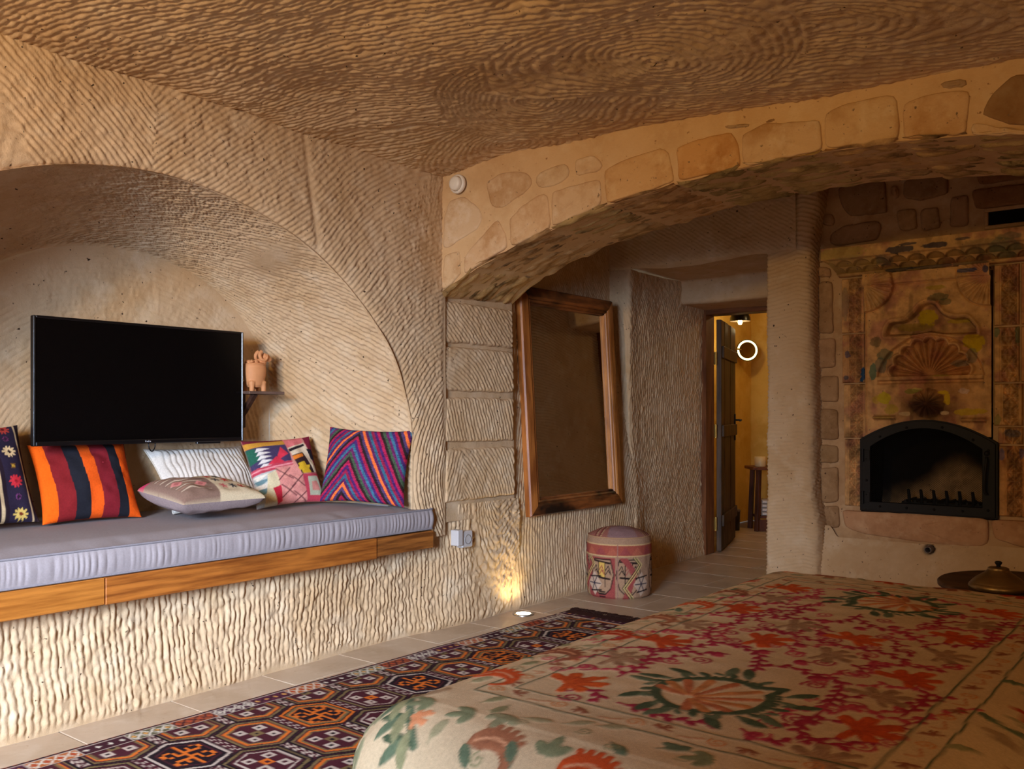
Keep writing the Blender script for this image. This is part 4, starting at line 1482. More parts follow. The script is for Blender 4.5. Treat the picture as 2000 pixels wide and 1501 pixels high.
# ------------------------------------------------------------------ bed and embroidered bedspread
BXc, BYc, BHX, BHY, BZ, BR = -0.71, 1.965, 0.515, 0.945, 0.553, 0.13
bed = thing('bed', 'single bed on a dark wooden base under the embroidered bedspread', 'bed', (BXc, BYc, 0.0))
MB().box((BXc - BHX + .05, BYc - BHY + .05, 0.30), (BXc + BHX - .05, BYc + BHY - .05, 0.515), 0.06).build('mattress', cloth_mat('ticking', (220, 212, 196)), bed)
MB().box((BXc - BHX + .07, BYc - BHY + .07, 0.10), (BXc + BHX - .07, BYc + BHY - .07, 0.30), 0.01).build('bed_base', wood_mat('bed_wood', (96, 62, 36), (64, 38, 20)), bed, smooth=False)
for sx in (-1, 1):
    for sy in (-1, 1):
        MB().box((BXc + sx * (BHX - .12) - .03, BYc + sy * (BHY - .12) - .03, 0.0), (BXc + sx * (BHX - .12) + .03, BYc + sy * (BHY - .12) + .03, 0.10), .004).build('leg', bpy.data.materials['bed_wood'], bed, smooth=False)

SUZ = Canvas(-1.78, 0.48, 0.36, 3.46, 0.002, (194, 169, 132))
SUZ.img *= (1 + 0.10 * fbm(*np.meshgrid(np.arange(SUZ.nx) * 0.03, np.arange(SUZ.ny) * 0.03, indexing='ij'), 1.0, 4))[..., None]
RUST, RUST2, TAUPE, MAG, MAG2, GRN, GRN2, TAN, SAGE, BRN = (184, 76, 34), (164, 58, 30), (146, 112, 84), (150, 40, 62), (172, 62, 76), (70, 84, 60), (92, 104, 78), (190, 126, 74), (134, 130, 92), (138, 84, 58)
EH = 0.0016


def petal_fan(c, ang, R, color, lobes=8, spread=2.15, seed=0, line=None, w=0.15):
    """embroidered carnation: split petals fanning out of a calyx"""
    rs = np.random.RandomState(int(seed * 10) + 3)
    c = np.array(c)
    for k in range(lobes):
        a_ = ang + (k / (lobes - 1) - 0.5) * spread * 2
        L_ = R * (0.86 + 0.26 * rs.rand()) * (1.0 - 0.16 * abs(k / (lobes - 1) - 0.5) * 2)
        dv = np.array([math.cos(a_), math.sin(a_)])
        bend = np.array([-dv[1], dv[0]]) * R * 0.10 * (1 if k % 2 else -1)
        SUZ.stroke([c + dv * R * 0.05, c + dv * L_ * 0.6 + bend * .4, c + dv * L_ + bend], [R * w * 0.75, R * w * 1.05, R * w], color, EH, 0.22)
    SUZ.disc(c, R * 0.22, color, EH)
    if line:
        for k in range(lobes):
            a_ = ang + (k / (lobes - 1) - 0.5) * spread * 2
            dv = np.array([math.cos(a_), math.sin(a_)])
            SUZ.stroke([c + dv * R * 0.18, c + dv * R * 0.72], R * 0.022, line, EH)


def leaf(c, ang, L_, w, color, stem=0.0, curl=0.0):
    c = np.array(c, float)
    dv = np.array([math.cos(ang), math.sin(ang)])
    nv = np.array([-dv[1], dv[0]])
    t = np.linspace(0, 1, 7)
    p = c + dv * (stem + t[:, None] * L_) + nv * (curl * L_ * (t[:, None] ** 2))
    SUZ.stroke(p, w * np.sin(np.clip(t * 0.93 + 0.05, 0, 1) * PI) ** 0.7 + 0.0008, color, EH, 0.15)
    if stem:
        SUZ.stroke([c, c + dv * stem], 0.0018, color, EH)


def spiral(c, r, turns, ang, color, w=0.0026, hand=1):
    t = np.linspace(0, 1, 40)
    a_ = ang + hand * t * turns * 2 * PI
    rr_ = r * (1 - 0.82 * t)
    SUZ.stroke(np.stack([c[0] + rr_ * np.cos(a_), c[1] + rr_ * np.sin(a_)], 1), w, color, EH)


def vine(ctrl, color, w=0.0036, leaves=0.030, lw=0.0068, ll=0.022):
    p = curve_pts(ctrl, 14)
    SUZ.stroke(p, w, color, EH)
    L = np.concatenate([[0], np.cumsum(np.hypot(*np.diff(p, axis=0).T))])
    s, side = leaves * 0.6, 1
    while s < L[-1] - 0.008:
        i = int(np.searchsorted(L, s))
        i = min(max(i, 1), len(p) - 1)
        tdir = math.atan2(*(p[i] - p[i - 1])[::-1])
        leaf(p[i], tdir + side * 0.75, ll, lw, color)
        side = -side
        s += leaves * 0.55
    return p


def paisley(c, ang, size, color, hand=1, line=None):
    t = np.linspace(0, 1, 16)
    a_ = ang + hand * (t ** 1.3) * 3.6
    step = size * 0.085
    p = [np.array(c, float)]
    for k in range(1, len(t)):
        p.append(p[-1] + step * np.array([math.cos(a_[k]), math.sin(a_[k])]))
    r_ = size * np.interp(t, [0, 0.18, 0.45, 0.75, 1], [0.03, 0.20, 0.17, 0.07, 0.045])
    SUZ.stroke(p, r_, color, EH, 0.25)
    for k in range(3, 9):
        nv = np.array([math.sin(a_[k]), -math.cos(a_[k])]) * hand
        SUZ.stroke([p[k], p[k] + nv * r_[k] * 1.35], size * 0.05, color, EH)
    if line:
        SUZ.stroke(p[1:10], size * 0.02, line, EH)


def medallion(c, ang):
    c = np.array(c)
    R = 0.098
    n = 64
    aa = ang + np.linspace(0.30, 2 * PI - 0.30, n)
    rr_ = R * (1 + 0.10 * np.cos(aa - ang - PI))
    ring = np.stack([c[0] + rr_ * np.cos(aa), c[1] + rr_ * np.sin(aa)], 1)
    ring = np.vstack([c + np.array([math.cos(ang), math.sin(ang)]) * R * 1.30, ring, c + np.array([math.cos(ang), math.sin(ang)]) * R * 1.30])
    for k in range(26):
        a_ = ang + 0.42 + (2 * PI - 0.84) * k / 25
        p0 = c + R * 1.04 * np.array([math.cos(a_), math.sin(a_)])
        L_ = 0.058 if k % 2 else 0.030
        leaf(p0, a_ + 0.35 * (1 if k % 3 else -1), L_, 0.0115 if k % 2 else 0.0075, GRN if k % 3 else GRN2, 0.020 if k % 2 else 0.006, 0.15)
        if k % 2:
            leaf(p0 + 0.016 * np.array([math.cos(a_), math.sin(a_)]), a_ + 0.9, 0.024, 0.0055, GRN2)
    SUZ.draw((c[0] - R * 1.2, c[1] - R * 1.2, c[0] + R * 1.2, c[1] + R * 1.2), lambda X, Y: np.hypot(X - c[0], Y - c[1]) - R * 0.97, (200, 174, 136))
    SUZ.stroke(ring, 0.0095, GRN, EH, 0.25)
    for k in range(40):
        a_ = ang + 0.35 + (2 * PI - 0.7) * k / 39
        SUZ.disc(c + R * 1.06 * np.array([math.cos(a_), math.sin(a_)]), 0.0065, GRN, EH)
    base = c - 0.55 * R * np.array([math.cos(ang), math.sin(ang)])
    for k in range(11):
        a_ = ang + (k / 10 - 0.5) * 4.0
        L_ = R * (1.32 - 0.62 * abs(k / 10 - 0.5) * 2)
        dv = np.array([math.cos(a_), math.sin(a_)])
        SUZ.stroke([base + dv * 0.012, base + dv * L_ * 0.6, base + dv * L_], [0.0035, 0.0090, 0.0095], TAN if k % 2 else (176, 104, 66), EH, 0.25)


REDF = [(-0.954, 1.391), (-0.971, 1.75), (-0.801, 1.896), (-0.641, 2.022), (-0.471, 1.785), (-0.458, 1.47), (-0.452, 2.512), (-0.479, 2.173), (-0.982, 2.168), (-0.981, 2.511)]
TAUF = [(-0.972, 1.577), (-0.998, 1.935), (-0.795, 2.07), (-0.643, 1.857), (-0.481, 1.642), (-0.459, 2.002), (-0.469, 2.353), (-0.962, 2.337), (-0.461, 1.300)]
PODS = [(-0.823, 1.72), (-0.757, 1.792), (-0.715, 1.887), (-0.666, 1.762), (-0.607, 1.677), (-0.714, 2.017), (-0.825, 2.254), (-0.755, 2.147), (-0.666, 2.127), (-0.608, 2.186)]
# magenta vines of the field
for ctrl in ([(-0.93, 1.33), (-0.90, 1.36), (-0.87, 1.345), (-0.85, 1.31)], [(-0.90, 1.46), (-0.90, 1.55), (-0.93, 1.65), (-0.90, 1.72), (-0.86, 1.80)],
             [(-0.99, 1.66), (-0.93, 1.68), (-0.87, 1.70), (-0.83, 1.72)], [(-0.90, 1.84), (-0.93, 1.92), (-0.91, 2.02), (-0.94, 2.10)],
             [(-0.86, 1.80), (-0.80, 1.80), (-0.75, 1.76), (-0.72, 1.68), (-0.71, 1.64)], [(-0.72, 1.68), (-0.67, 1.72), (-0.62, 1.70), (-0.56, 1.68), (-0.54, 1.60), (-0.53, 1.50)],
             [(-0.86, 1.98), (-0.80, 1.98), (-0.72, 1.96), (-0.64, 1.94), (-0.56, 1.94), (-0.50, 1.90)], [(-0.53, 1.50), (-0.53, 1.40), (-0.50, 1.36), (-0.44, 1.36)],
             [(-0.60, 1.34), (-0.56, 1.31), (-0.52, 1.33)], [(-0.55, 1.80), (-0.52, 1.86), (-0.47, 1.88), (-0.43, 1.86)], [(-0.42, 1.56), (-0.41, 1.66), (-0.42, 1.72)],
             [(-0.87, 2.10), (-0.84, 2.18), (-0.86, 2.26), (-0.90, 2.24)], [(-0.71, 2.28), (-0.71, 2.20), (-0.74, 2.14), (-0.80, 2.14), (-0.86, 2.10)], [(-0.70, 2.22), (-0.64, 2.16), (-0.57, 2.14), (-0.52, 2.08)],
             [(-0.55, 2.20), (-0.53, 2.28), (-0.55, 2.36), (-0.52, 2.44)], [(-0.90, 2.30), (-0.90, 2.40), (-0.88, 2.46), (-0.91, 2.54)], [(-0.42, 2.08), (-0.41, 2.20), (-0.42, 2.30), (-0.41, 2.42)],
             [(-0.99, 2.05), (-0.98, 2.10)], [(-0.89, 2.57), (-0.80, 2.585), (-0.70, 2.57), (-0.6, 2.585), (-0.52, 2.57)], [(-0.82, 1.33), (-0.72, 1.315), (-0.64, 1.33)]):
    vine(ctrl, MAG if ctrl[0][1] < 2.3 else MAG2, 0.0036)
for i, (x, y) in enumerate([(-0.875, 1.62), (-0.84, 1.84), (-0.88, 1.90), (-0.70, 1.815), (-0.63, 1.79), (-0.56, 1.75), (-0.575, 1.90), (-0.53, 1.98), (-0.68, 1.98), (-0.76, 1.86), (-0.55, 1.44), (-0.50, 1.56), (-0.43, 1.38),
                            (-0.90, 1.305), (-0.84, 2.02), (-0.74, 2.06), (-0.60, 2.08), (-0.89, 2.18), (-0.55, 2.24), (-0.52, 2.40), (-0.87, 2.41), (-0.78, 2.22), (-0.64, 2.24), (-0.42, 1.92), (-0.995, 1.83), (-0.985, 1.48), (-0.985, 2.25), (-0.40, 1.46), (-0.59, 1.63), (-0.83, 1.66), (-0.57, 1.325)]):
    spiral((x, y), 0.023, 1.5, i * 1.7, MAG if i % 3 else MAG2, 0.0032, 1 if i % 2 else -1)
MC = [(-0.705, 1.475), (-0.690, 2.455)]
ALLF = REDF + TAUF
for i, p in enumerate(ALLF):
    near = sorted(ALLF, key=lambda q_: math.dist(p, q_))[1:4]
    for j, q_ in enumerate(near):
        if ALLF.index(q_) < i and math.dist(p, q_) < 0.26:
            continue
        mx, my = (p[0] + q_[0]) / 2, (p[1] + q_[1]) / 2
        if min(math.dist((mx, my), c_) for c_ in MC) < 0.185:
            continue
        ox, oy = -(q_[1] - p[1]) * 0.28, (q_[0] - p[0]) * 0.28
        vine([(p[0] * .78 + q_[0] * .22 + ox, p[1] * .78 + q_[1] * .22 + oy), (mx + ox * .4, my + oy * .4), (mx - ox * .4, my - oy * .4), (p[0] * .22 + q_[0] * .78 - ox, p[1] * .22 + q_[1] * .78 - oy)],
             MAG if (i + j) % 2 else MAG2, 0.0028, 0.034, 0.0058, 0.018)
        spiral((p[0] * .72 + q_[0] * .28 + ox * 1.2, p[1] * .72 + q_[1] * .28 + oy * 1.2), 0.017, 1.5, i, MAG2, 0.0026, 1 if j % 2 else -1)
for (x, y) in PODS:
    SUZ.disc((x, y), 0.013, MAG, EH, 0.017)
    SUZ.disc((x + 0.008, y - 0.008), 0.011, MAG2, EH)
    leaf((x, y), 0.6, 0.026, 0.004, MAG)
for i, (x, y) in enumerate(REDF):
    petal_fan((x, y - 0.012), 0.9 + 0.5 * math.sin(i * 2.3), 0.062, RUST if i % 3 else (190, 84, 34), 11, 2.05, i, RUST2)
for i, (x, y) in enumerate(TAUF):
    petal_fan((x, y - 0.01), 0.5 + 0.6 * math.sin(i * 1.9), 0.058, TAUPE, 11, 2.0, 20 + i, (170, 140, 108), w=0.12)
medallion((-0.705, 1.475), 0.85)
medallion((-0.690, 2.455), -2.3)
# double green border lines with a running band of small tan motifs
def wav(pts):
    p = resample(pts, 220)
    return p + 0.003 * np.stack([noise(p[:, 1] * 16, p[:, 0] * 9, 1), noise(p[:, 0] * 16, p[:, 1] * 9, 5)], 1)


SUZ.stroke(wav([(-1.012, 1.292), (-0.388, 1.292), (-0.388, 2.630), (-1.012, 2.630), (-1.012, 1.292)]), 0.0022, GRN, EH)
SUZ.stroke(wav([(-1.062, 1.236), (-0.330, 1.236), (-0.330, 2.690), (-1.062, 2.690), (-1.062, 1.236)]), 0.0022, GRN, EH)
rs = np.random.RandomState(5)


def band_pt(s):
    a0, a1, c0, c1 = -1.037, -0.359, 1.264, 2.660
    per_ = [(a0, c0), (a1, c0), (a1, c1), (a0, c1), (a0, c0)]
    p = resample(per_, 2000)
    return p[int(s * 1999) % 2000]


for k in range(86):
    p = band_pt(k / 86.0)
    colr = (TAN, BRN, (176, 118, 80))[k % 3]
    if k % 3 == 0:
        spiral(p, 0.016, 1.4, k, colr, 0.0021)
    elif k % 3 == 1:
        petal_fan(p, k * 1.1, 0.020, colr, 5, 1.4, k, w=0.16)
    else:
        qn = band_pt((k + 0.5) / 86.0)
        SUZ.stroke(curve_pts([p - 0.012, p + np.array([0.008, -0.008]), qn], 6), 0.0022, colr, EH)
# outer band: paisleys, flowers and sage leaves
spots = []
for y in np.arange(1.34, 2.70, 0.205):
    spots += [((-1.150, y), 1.2), ((-0.235, y), -1.9)]
for x in np.arange(-0.96, -0.35, 0.172):
    spots += [((x, 1.105), 0.9), ((x, 2.80), -2.0)]
for i, ((x, y), a_) in enumerate(spots):
    colr = (RUST, BRN, RUST2, (150, 96, 66))[(i // 2) % 4]
    if y > 2.75 or i % 7 == 5:
        petal_fan((x, y), a_ + 0.6, 0.052, colr, 8, 1.7, 50 + i)
    else:
        paisley((x + 0.02, y - 0.03), a_, 0.125, colr, 1 if i % 2 else -1, (206, 150, 110))
    for k, (dx, dy) in enumerate(((0.055, 0.065), (-0.05, 0.085), (0.045, -0.075), (-0.055, -0.05), (0.0, 0.105))):
        leaf((x + dx, y + dy), rs.rand() * 6, 0.040, 0.010, (SAGE, GRN2, (150, 140, 104))[(i + k) % 3], 0.012)
        if k % 2 == 0:
            spiral((x + dx * 1.2, y + dy * 0.7), 0.014, 1.3, k, SAGE, 0.0018)
for (cx, cy, a_) in ((-1.085, 1.095, 3.9), (-0.31, 1.10, -0.8), (-1.10, 2.80, 2.3), (-1.30, 1.2, 3.0), (-0.90, 0.86, -1.6), (-0.55, 0.86, -1.4), (-1.30, 1.6, 3.2), (-1.30, 2.0, 3.0), (-1.30, 2.45, 3.1)):
    st = curve_pts([(cx - .07 * math.sin(a_), cy + .07 * math.cos(a_)), (cx, cy), (cx + .07 * math.sin(a_), cy - .07 * math.cos(a_))], 8)
    SUZ.stroke(st, 0.008, GRN2, EH, 0.2)
    for k in range(9):
        p = st[min(k * 2, len(st) - 1)]
        leaf(p, a_ + 0.9 * (k % 3 - 1), 0.062, 0.0105, (GRN, GRN2, SAGE)[k % 3], 0.008, 0.2)
    petal_fan((cx + 0.01, cy), a_ + 2.6, 0.030, (204, 132, 88), 6, 1.2, 9)

for k in range(230):
    if k % 2:
        x, y = rs.uniform(-1.45, 0.0), rs.uniform(0.62, 1.20)
    else:
        x, y = rs.choice([rs.uniform(-1.5, -1.10), rs.uniform(-0.31, -0.05)]), rs.uniform(1.0, 2.9)
    i_, j_ = int((x - SUZ.x0) / SUZ.res), int((y - SUZ.y0) / SUZ.res)
    if SUZ.h[i_ - 6:i_ + 7, j_ - 6:j_ + 7].max() > 0:
        continue
    a_ = rs.rand() * 6.3
    for d_ in (-0.8, 0.0, 0.8):
        leaf((x, y), a_ + d_, 0.034 if d_ else 0.045, 0.010, ((150, 138, 104), (134, 130, 96), (158, 132, 100), (120, 124, 90))[k % 4], 0.006)
ex = 0.55
gx = np.concatenate([np.linspace(-BHX + BR - ex, -BHX + BR - 0.30, 14)[:-1], np.arange(-BHX + BR - 0.30, BHX - BR + 0.02, 0.0042), np.linspace(BHX - BR + 0.024, BHX - BR + ex, 26)])
gy = np.concatenate([np.linspace(-BHY + BR - ex, -BHY + BR - 0.30, 14)[:-1], np.arange(-BHY + BR - 0.30, BHY - BR + 0.21, 0.0046), np.linspace(BHY - BR + 0.215, BHY - BR + ex, 16)])
GX, GY = np.meshgrid(gx, gy, indexing='ij')
cxx, cyy = np.clip(GX, -BHX + BR, BHX - BR), np.clip(GY, -BHY + BR, BHY - BR)
ax_, ay_ = GX - cxx, GY - cyy
e = np.hypot(ax_, ay_)
dx_, dy_ = ax_ / (e + 1e-9), ay_ / (e + 1e-9)
th = np.clip(e / BR, 0, PI / 2)
down = np.minimum(np.maximum(e - BR * PI / 2, 0), 0.36)
c_s, h_s = SUZ.sample(GX + BXc, GY + BYc)
flare = 0.02 * down / 0.36 + 0.010 * np.sin((GX + GY) * 26 + 2 * noise(GX * 3, GY * 3)) * sstep(0.05, 0.3, down)
rad = BR * np.sin(th) + flare
PX = BXc + cxx + dx_ * rad
PY = BYc + cyy + dy_ * rad
PZ = BZ - BR + BR * np.cos(th) - down
crown = 0.010 * (1 - (GX / BHX) ** 2) * (1 - (GY / BHY) ** 2) * (e < 0.01)
wr = 0.0022 * fbm(GX * 8, GY * 8, 4.0, 3) + 0.0012 * noise(GX * 26, GY * 26, 2)
P = np.stack([PX, PY, PZ], -1)
P[..., 2] += np.clip(crown, 0, 1) * 0.6
P = relief(P, h_s + wr, 1.0)
spread = MB().grid(P, c_s).build('bedspread', cloth_mat('embroidered_cotton', None, 700, 0.0008, vary=0.10), loc=(BXc, BYc, 0.19))
tag(spread, 'beige bedspread embroidered with rust flowers, magenta vines and green leaves, covering the bed', 'bedspread')


# ------------------------------------------------------------------ bench in the niche
M_BENCH = wood_mat('bench_wood', (180, 108, 44), (124, 66, 24), (16, 0.9, 16), 3.4, burn=(84, 44, 20), burn_scale=2.2, burn_lo=0.60, burn_hi=0.78, rough=0.38)
M_BENCH2 = wood_mat('bench_wood_pale', (188, 118, 48), (148, 86, 30), (16, 0.9, 16), 3.6, burn=(130, 76, 32), burn_scale=2.0, burn_lo=0.66, burn_hi=0.85, rough=0.38)
M_BENCH3 = wood_mat('bench_wood_dark', (168, 104, 46), (104, 58, 24), (16, 0.9, 16), 3.4, burn=(70, 38, 18), burn_scale=3.0, burn_lo=0.55, burn_hi=0.75, rough=0.42)
bench = thing('bench', 'built-in bench with a honey brown timber front below the grey seat mattress', 'bench', (-3.0, 1.6, 0.41))
for (y0, y1, z0, z1, m, dx) in ((0.35, 1.546, 0.410, 0.500, M_BENCH2, 0.0), (1.549, 2.785, 0.408, 0.500, M_BENCH, 0.001), (2.788, 3.155, 0.416, 0.497, M_BENCH3, -0.004)):
    MB().box((-3.02 + dx, y0, z0), (-2.962 + dx, y1, z1), 0.0025).build('front_plank', m, bench, smooth=False)
bb = MB().box((-3.74, 0.35, 0.465), (-3.02, 3.02, 0.497), 0.003)
bb.build('seat_board', M_BENCH2, bench, smooth=False)

# seat mattress with a puckered front and corded edges
M_MATT = cloth_mat('grey_linen', (160, 150, 148), 700, 0.0008, vary=0.08)
matt = thing('seat_mattress', 'long light grey linen mattress with puckered front edge lying on the bench', 'mattress', (-3.3, 1.75, 0.50))
XF, YE, ZT, ZBt = -2.975, 3.165, 0.598, 0.500
# top
xs = np.linspace(XF, -3.80, 60)
ys = np.concatenate([np.linspace(0.40, 1.0, 20)[:-1], np.linspace(1.0, YE, 300)])
X, Y = np.meshgrid(xs, ys, indexing='ij')
edge = np.minimum(np.minimum(XF - X, YE - Y), 0.3)
Z = ZT + 0.018 * sstep(0, 0.16, edge) + 0.0025 * fbm(X * 5, Y * 3, 1) + 0.0018 * noise(X * 10 + Y * 4, Y * 20, 2) * sstep(0.3, 0.0, edge)
X = np.where(Y > 3.0, np.maximum(X, -3.12 + 0.0 * X), X)
mt = MB().grid(np.stack([X, Y, Z], -1))
# puckered front and end, following the edge outline
path = rounded([(XF, 0.40), (XF, YE), (-3.12, YE)], (0.018,), 0.0035)
zz = np.linspace(0, 1, 16)
S = np.concatenate([[0], np.cumsum(np.hypot(*np.diff(path, axis=0).T))])
P = np.zeros((len(path), 16, 3))
gather = np.abs(np.sin(PI * (S / 0.024 + 1.3 * noise(S * 9, 1.0)))) ** 0.7 * (0.7 + 0.5 * noise(S * 14, 4.0))
pk = (0.0042 * gather[:, None] + 0.0016 * noise(S * 60, 3.0)[:, None] * (0.6 + 0.4 * zz[None])) * np.sin(PI * zz)[None] + 0.007 * np.sin(PI * zz)[None]
nx_ = np.gradient(path[:, 1])
ny_ = -np.gradient(path[:, 0])
ln = np.hypot(nx_, ny_)
P[..., 0] = path[:, 0:1] + (nx_ / ln)[:, None] * pk
P[..., 1] = path[:, 1:2] + (ny_ / ln)[:, None] * pk
P[..., 2] = ZBt + 0.004 + (ZT - ZBt - 0.004) * zz[None]
mt.grid(P)
mt.box((-3.76, 0.42, ZBt + 0.002), (-3.0, 3.05, ZBt + 0.05))
mt.build('cover', M_MATT, matt)
M_PIPING = cloth_mat('grey_cord', (140, 134, 136), 700, 0.0006)
for z in (ZT, ZBt + 0.006):
    q = path[::3]
    MB().tube(np.stack([q[:, 0] + 0.001, q[:, 1] + 0.001, np.full(len(q), z)], 1), 0.0042, 7).build('piping', M_PIPING, matt)


# ------------------------------------------------------------------ cushions
def cushion_frame(bottom, normal_deg, lean_deg, roll_deg=0.0):
    """frame of a cushion standing on its lower edge: normal_deg turns its face in plan, lean tips it back"""
    a_ = math.radians(normal_deg)
    n = Vector((math.cos(a_), math.sin(a_), 0))
    r = Vector((-math.sin(a_), math.cos(a_), 0))
    up = Vector((0, 0, 1))
    l_ = math.radians(lean_deg)
    n2 = n * math.cos(l_) + up * math.sin(l_)
    u2 = up * math.cos(l_) - n * math.sin(l_)
    ro = math.radians(roll_deg)
    r3 = r * math.cos(ro) + u2 * math.sin(ro)
    u3 = u2 * math.cos(ro) - r * math.sin(ro)
    return Vector(bottom), r3, n2, u3


def cushion(name, label, frame, w, h, t, colour, back=(120, 110, 104), n=100, ribs=None, pinch=0.075, soft=0.45, back_t=0.8, seed=0.0, mat=None, edge_cord=None):
    org, r, nn, u = frame
    o = thing(name, label, 'cushion', tuple(org), 'cushions on the bench')
    g = np.linspace(-1, 1, n)
    g = np.sign(g) * np.abs(g) ** 0.9
    Uc, Vc = np.meshgrid(g, g, indexing='ij')
    sx = Uc * (1 - pinch * (1 - np.abs(Vc) ** 2.2) * np.abs(Uc) ** 3)
    sz = Vc * (1 - pinch * (1 - np.abs(Uc) ** 2.2) * np.abs(Vc) ** 3)
    th = (np.clip(1 - Uc ** 2, 0, 1) * np.clip(1 - Vc ** 2, 0, 1)) ** soft
    wob = 0.010 * fbm(Uc * 1.6 + seed, Vc * 1.6, seed, 3) + 0.004 * noise(Uc * 5 + seed, Vc * 5, seed)
    R, Nn, Uu = np.array(r), np.array(nn), np.array(u)
    edge_w = sstep(0, 0.25, 1 - np.maximum(np.abs(Uc), np.abs(Vc)))

    def side(sgn, thick, extra):
        d = sgn * (thick * th + (wob + extra) * edge_w)
        return (np.array(org)[None, None] + R * (sx * w / 2)[..., None] + Uu * (h / 2 + sz * h / 2)[..., None] + Nn * d[..., None])
    ex_ = ribs(Uc, Vc) if ribs else 0
    C = colour(Uc, Vc) if callable(colour) else np.tile(lin(colour), (n, n, 1))
    m = mat or bpy.data.materials.get('cushion_weave') or cloth_mat('cushion_weave', None, 500, 0.0010, vary=0.14)
    MB().grid(side(1, t, ex_), C, flip=False).build('front_cover', m, o)
    Cb = np.tile(lin(back), (n, n, 1))
    MB().grid(side(-1, t * back_t, 0)[::3, ::3], Cb[::3, ::3], flip=True).build('back_cover', m, o)
    if edge_cord:
        k = np.concatenate([np.stack([g, np.full(n, -1.0)], 1), np.stack([np.full(n, 1.0), g], 1), np.stack([g[::-1], np.full(n, 1.0)], 1), np.stack([np.full(n, -1.0), g[::-1]], 1)])[::3]
        kx = k[:, 0] * (1 - pinch * (1 - np.abs(k[:, 1]) ** 2.2) * np.abs(k[:, 0]) ** 3)
        kz = k[:, 1] * (1 - pinch * (1 - np.abs(k[:, 0]) ** 2.2) * np.abs(k[:, 1]) ** 3)
        q = np.array(org)[None] + R * (kx * w / 2)[:, None] + Uu * (h / 2 + kz * h / 2)[:, None]
        MB().tube(q, 0.0035, 6, closed=True, color=lin(edge_cord)).build('edge_cord', m, o)
    return o


def bands(t, edges, cols):
    out = np.tile(lin(cols[0]), (*t.shape, 1))
    for e_, c_ in zip(edges, cols[1:]):
        out[t > e_] = lin(c_)
    return out


# dark striped cushion with flowers, at the edge of the frame
def col_flowers(U, V):
    cream, dk, olive, nav = (196, 170, 130), (38, 26, 34), (128, 112, 84), (44, 36, 54)
    C = bands(U, [-0.80, -0.70, -0.30, -0.22, -0.14, 0.02, 0.08, 0.16, 0.24, 0.30, 0.36, 0.44, 0.86, 0.90, 0.95], [dk, cream, olive, dk, cream, dk, olive, olive, olive, dk, cream, dk, nav, cream, dk, (60, 46, 48)])
    C2 = C.copy()
    for k, (vc, cc, ctr) in enumerate([(-0.86, (212, 180, 96), (120, 50, 30)), (-0.52, (120, 60, 110), (40, 30, 40)), (-0.22, (206, 50, 60), (150, 30, 40)), (0.08, (120, 84, 40), (200, 160, 60)), (0.38, (220, 190, 140), (50, 30, 30)), (0.66, (110, 50, 90), (50, 30, 50)), (0.9, (170, 60, 50), (90, 30, 30))]):
        d = np.hypot((U - 0.65) / 0.17, (V - vc) / 0.15)
        a_ = np.arctan2(V - vc, U - 0.65)
        big = k % 2 == 0
        m = d < (0.55 + 0.45 * np.abs(np.cos(a_ * 5))) * (0.86 if big else 0.40)
        C2[m] = lin(cc)
        C2[d < 0.22] = lin(ctr)
    return C2


cushion('cushion', 'dark cushion with cream stripes and a column of embroidered flowers, beside the orange striped cushion', cushion_frame((-3.585, 1.41, 0.624), -4, 22, 4), 0.40, 0.40, 0.075, col_flowers, (60, 46, 44), seed=1.0)
# orange, burgundy and black striped cushion
cushion('cushion', 'cushion with broad orange, burgundy and black stripes standing under the television', cushion_frame((-3.565, 1.815, 0.622), -6, 30, 0), 0.385, 0.350, 0.075,
        lambda U, V: bands(U + 0.02 * np.sin(V * 3) + 0.015 * V, [-0.74, -0.40, -0.10, 0.14, 0.48, 0.70, 0.985], [(226, 92, 18), (120, 30, 32), (32, 32, 38), (216, 84, 22), (120, 30, 38), (30, 30, 36), (218, 84, 18), (60, 20, 20)]), (150, 60, 30), seed=2.0, n=170)
# cream pleated cushion leaning on the back wall
cushion('cushion', 'cream white cushion with pleated ribs leaning on the wall below the television', cushion_frame((-3.545, 2.40, 0.624), 0, 41, 0), 0.50, 0.355, 0.050, (214, 204, 190), (206, 194, 176), n=150,
        ribs=lambda U, V: 0.0055 * np.abs(np.sin(PI * (U * 10 + 0.7 * noise(U * 3, V * 2.5, 3.0)))) * (V > -2), seed=3.0, edge_cord=(200, 188, 170))
# lying cushion, half brown ikat, half cream with small motifs
LYC = Canvas(-1, -1, 1, 1, 0.012, (206, 186, 150))
LYC.poly([(-1, -1), (-0.12, -1), (-0.04, -0.6), (-0.02, 0), (-0.10, 0.6), (-0.25, 1), (-1, 1)], (132, 104, 88))
for k in range(12):
    LYC.stroke([(-0.86, 0.62 - k * 0.115), (-0.62, 0.66 - k * 0.115), (-0.40, 0.60 - k * 0.12), (-0.2, 0.54 - k * 0.115)], [0.015, 0.032, 0.02, 0.012], (206, 184, 156) if k % 2 else (160, 120, 96))
LYC.stroke([(-0.95, 0.1), (-0.5, 0.25), (-0.12, -0.05)], 0.05, (132, 104, 88))
for c_ in ((-0.72, -0.15), (-0.30, -0.42)):
    LYC.poly([(c_[0] - .15, c_[1]), (c_[0], c_[1] + .16), (c_[0] + .15, c_[1]), (c_[0], c_[1] - .16)], (206, 130, 120))
    LYC.poly([(c_[0] - .07, c_[1]), (c_[0], c_[1] + .08), (c_[0] + .07, c_[1]), (c_[0], c_[1] - .08)], (170, 96, 90))
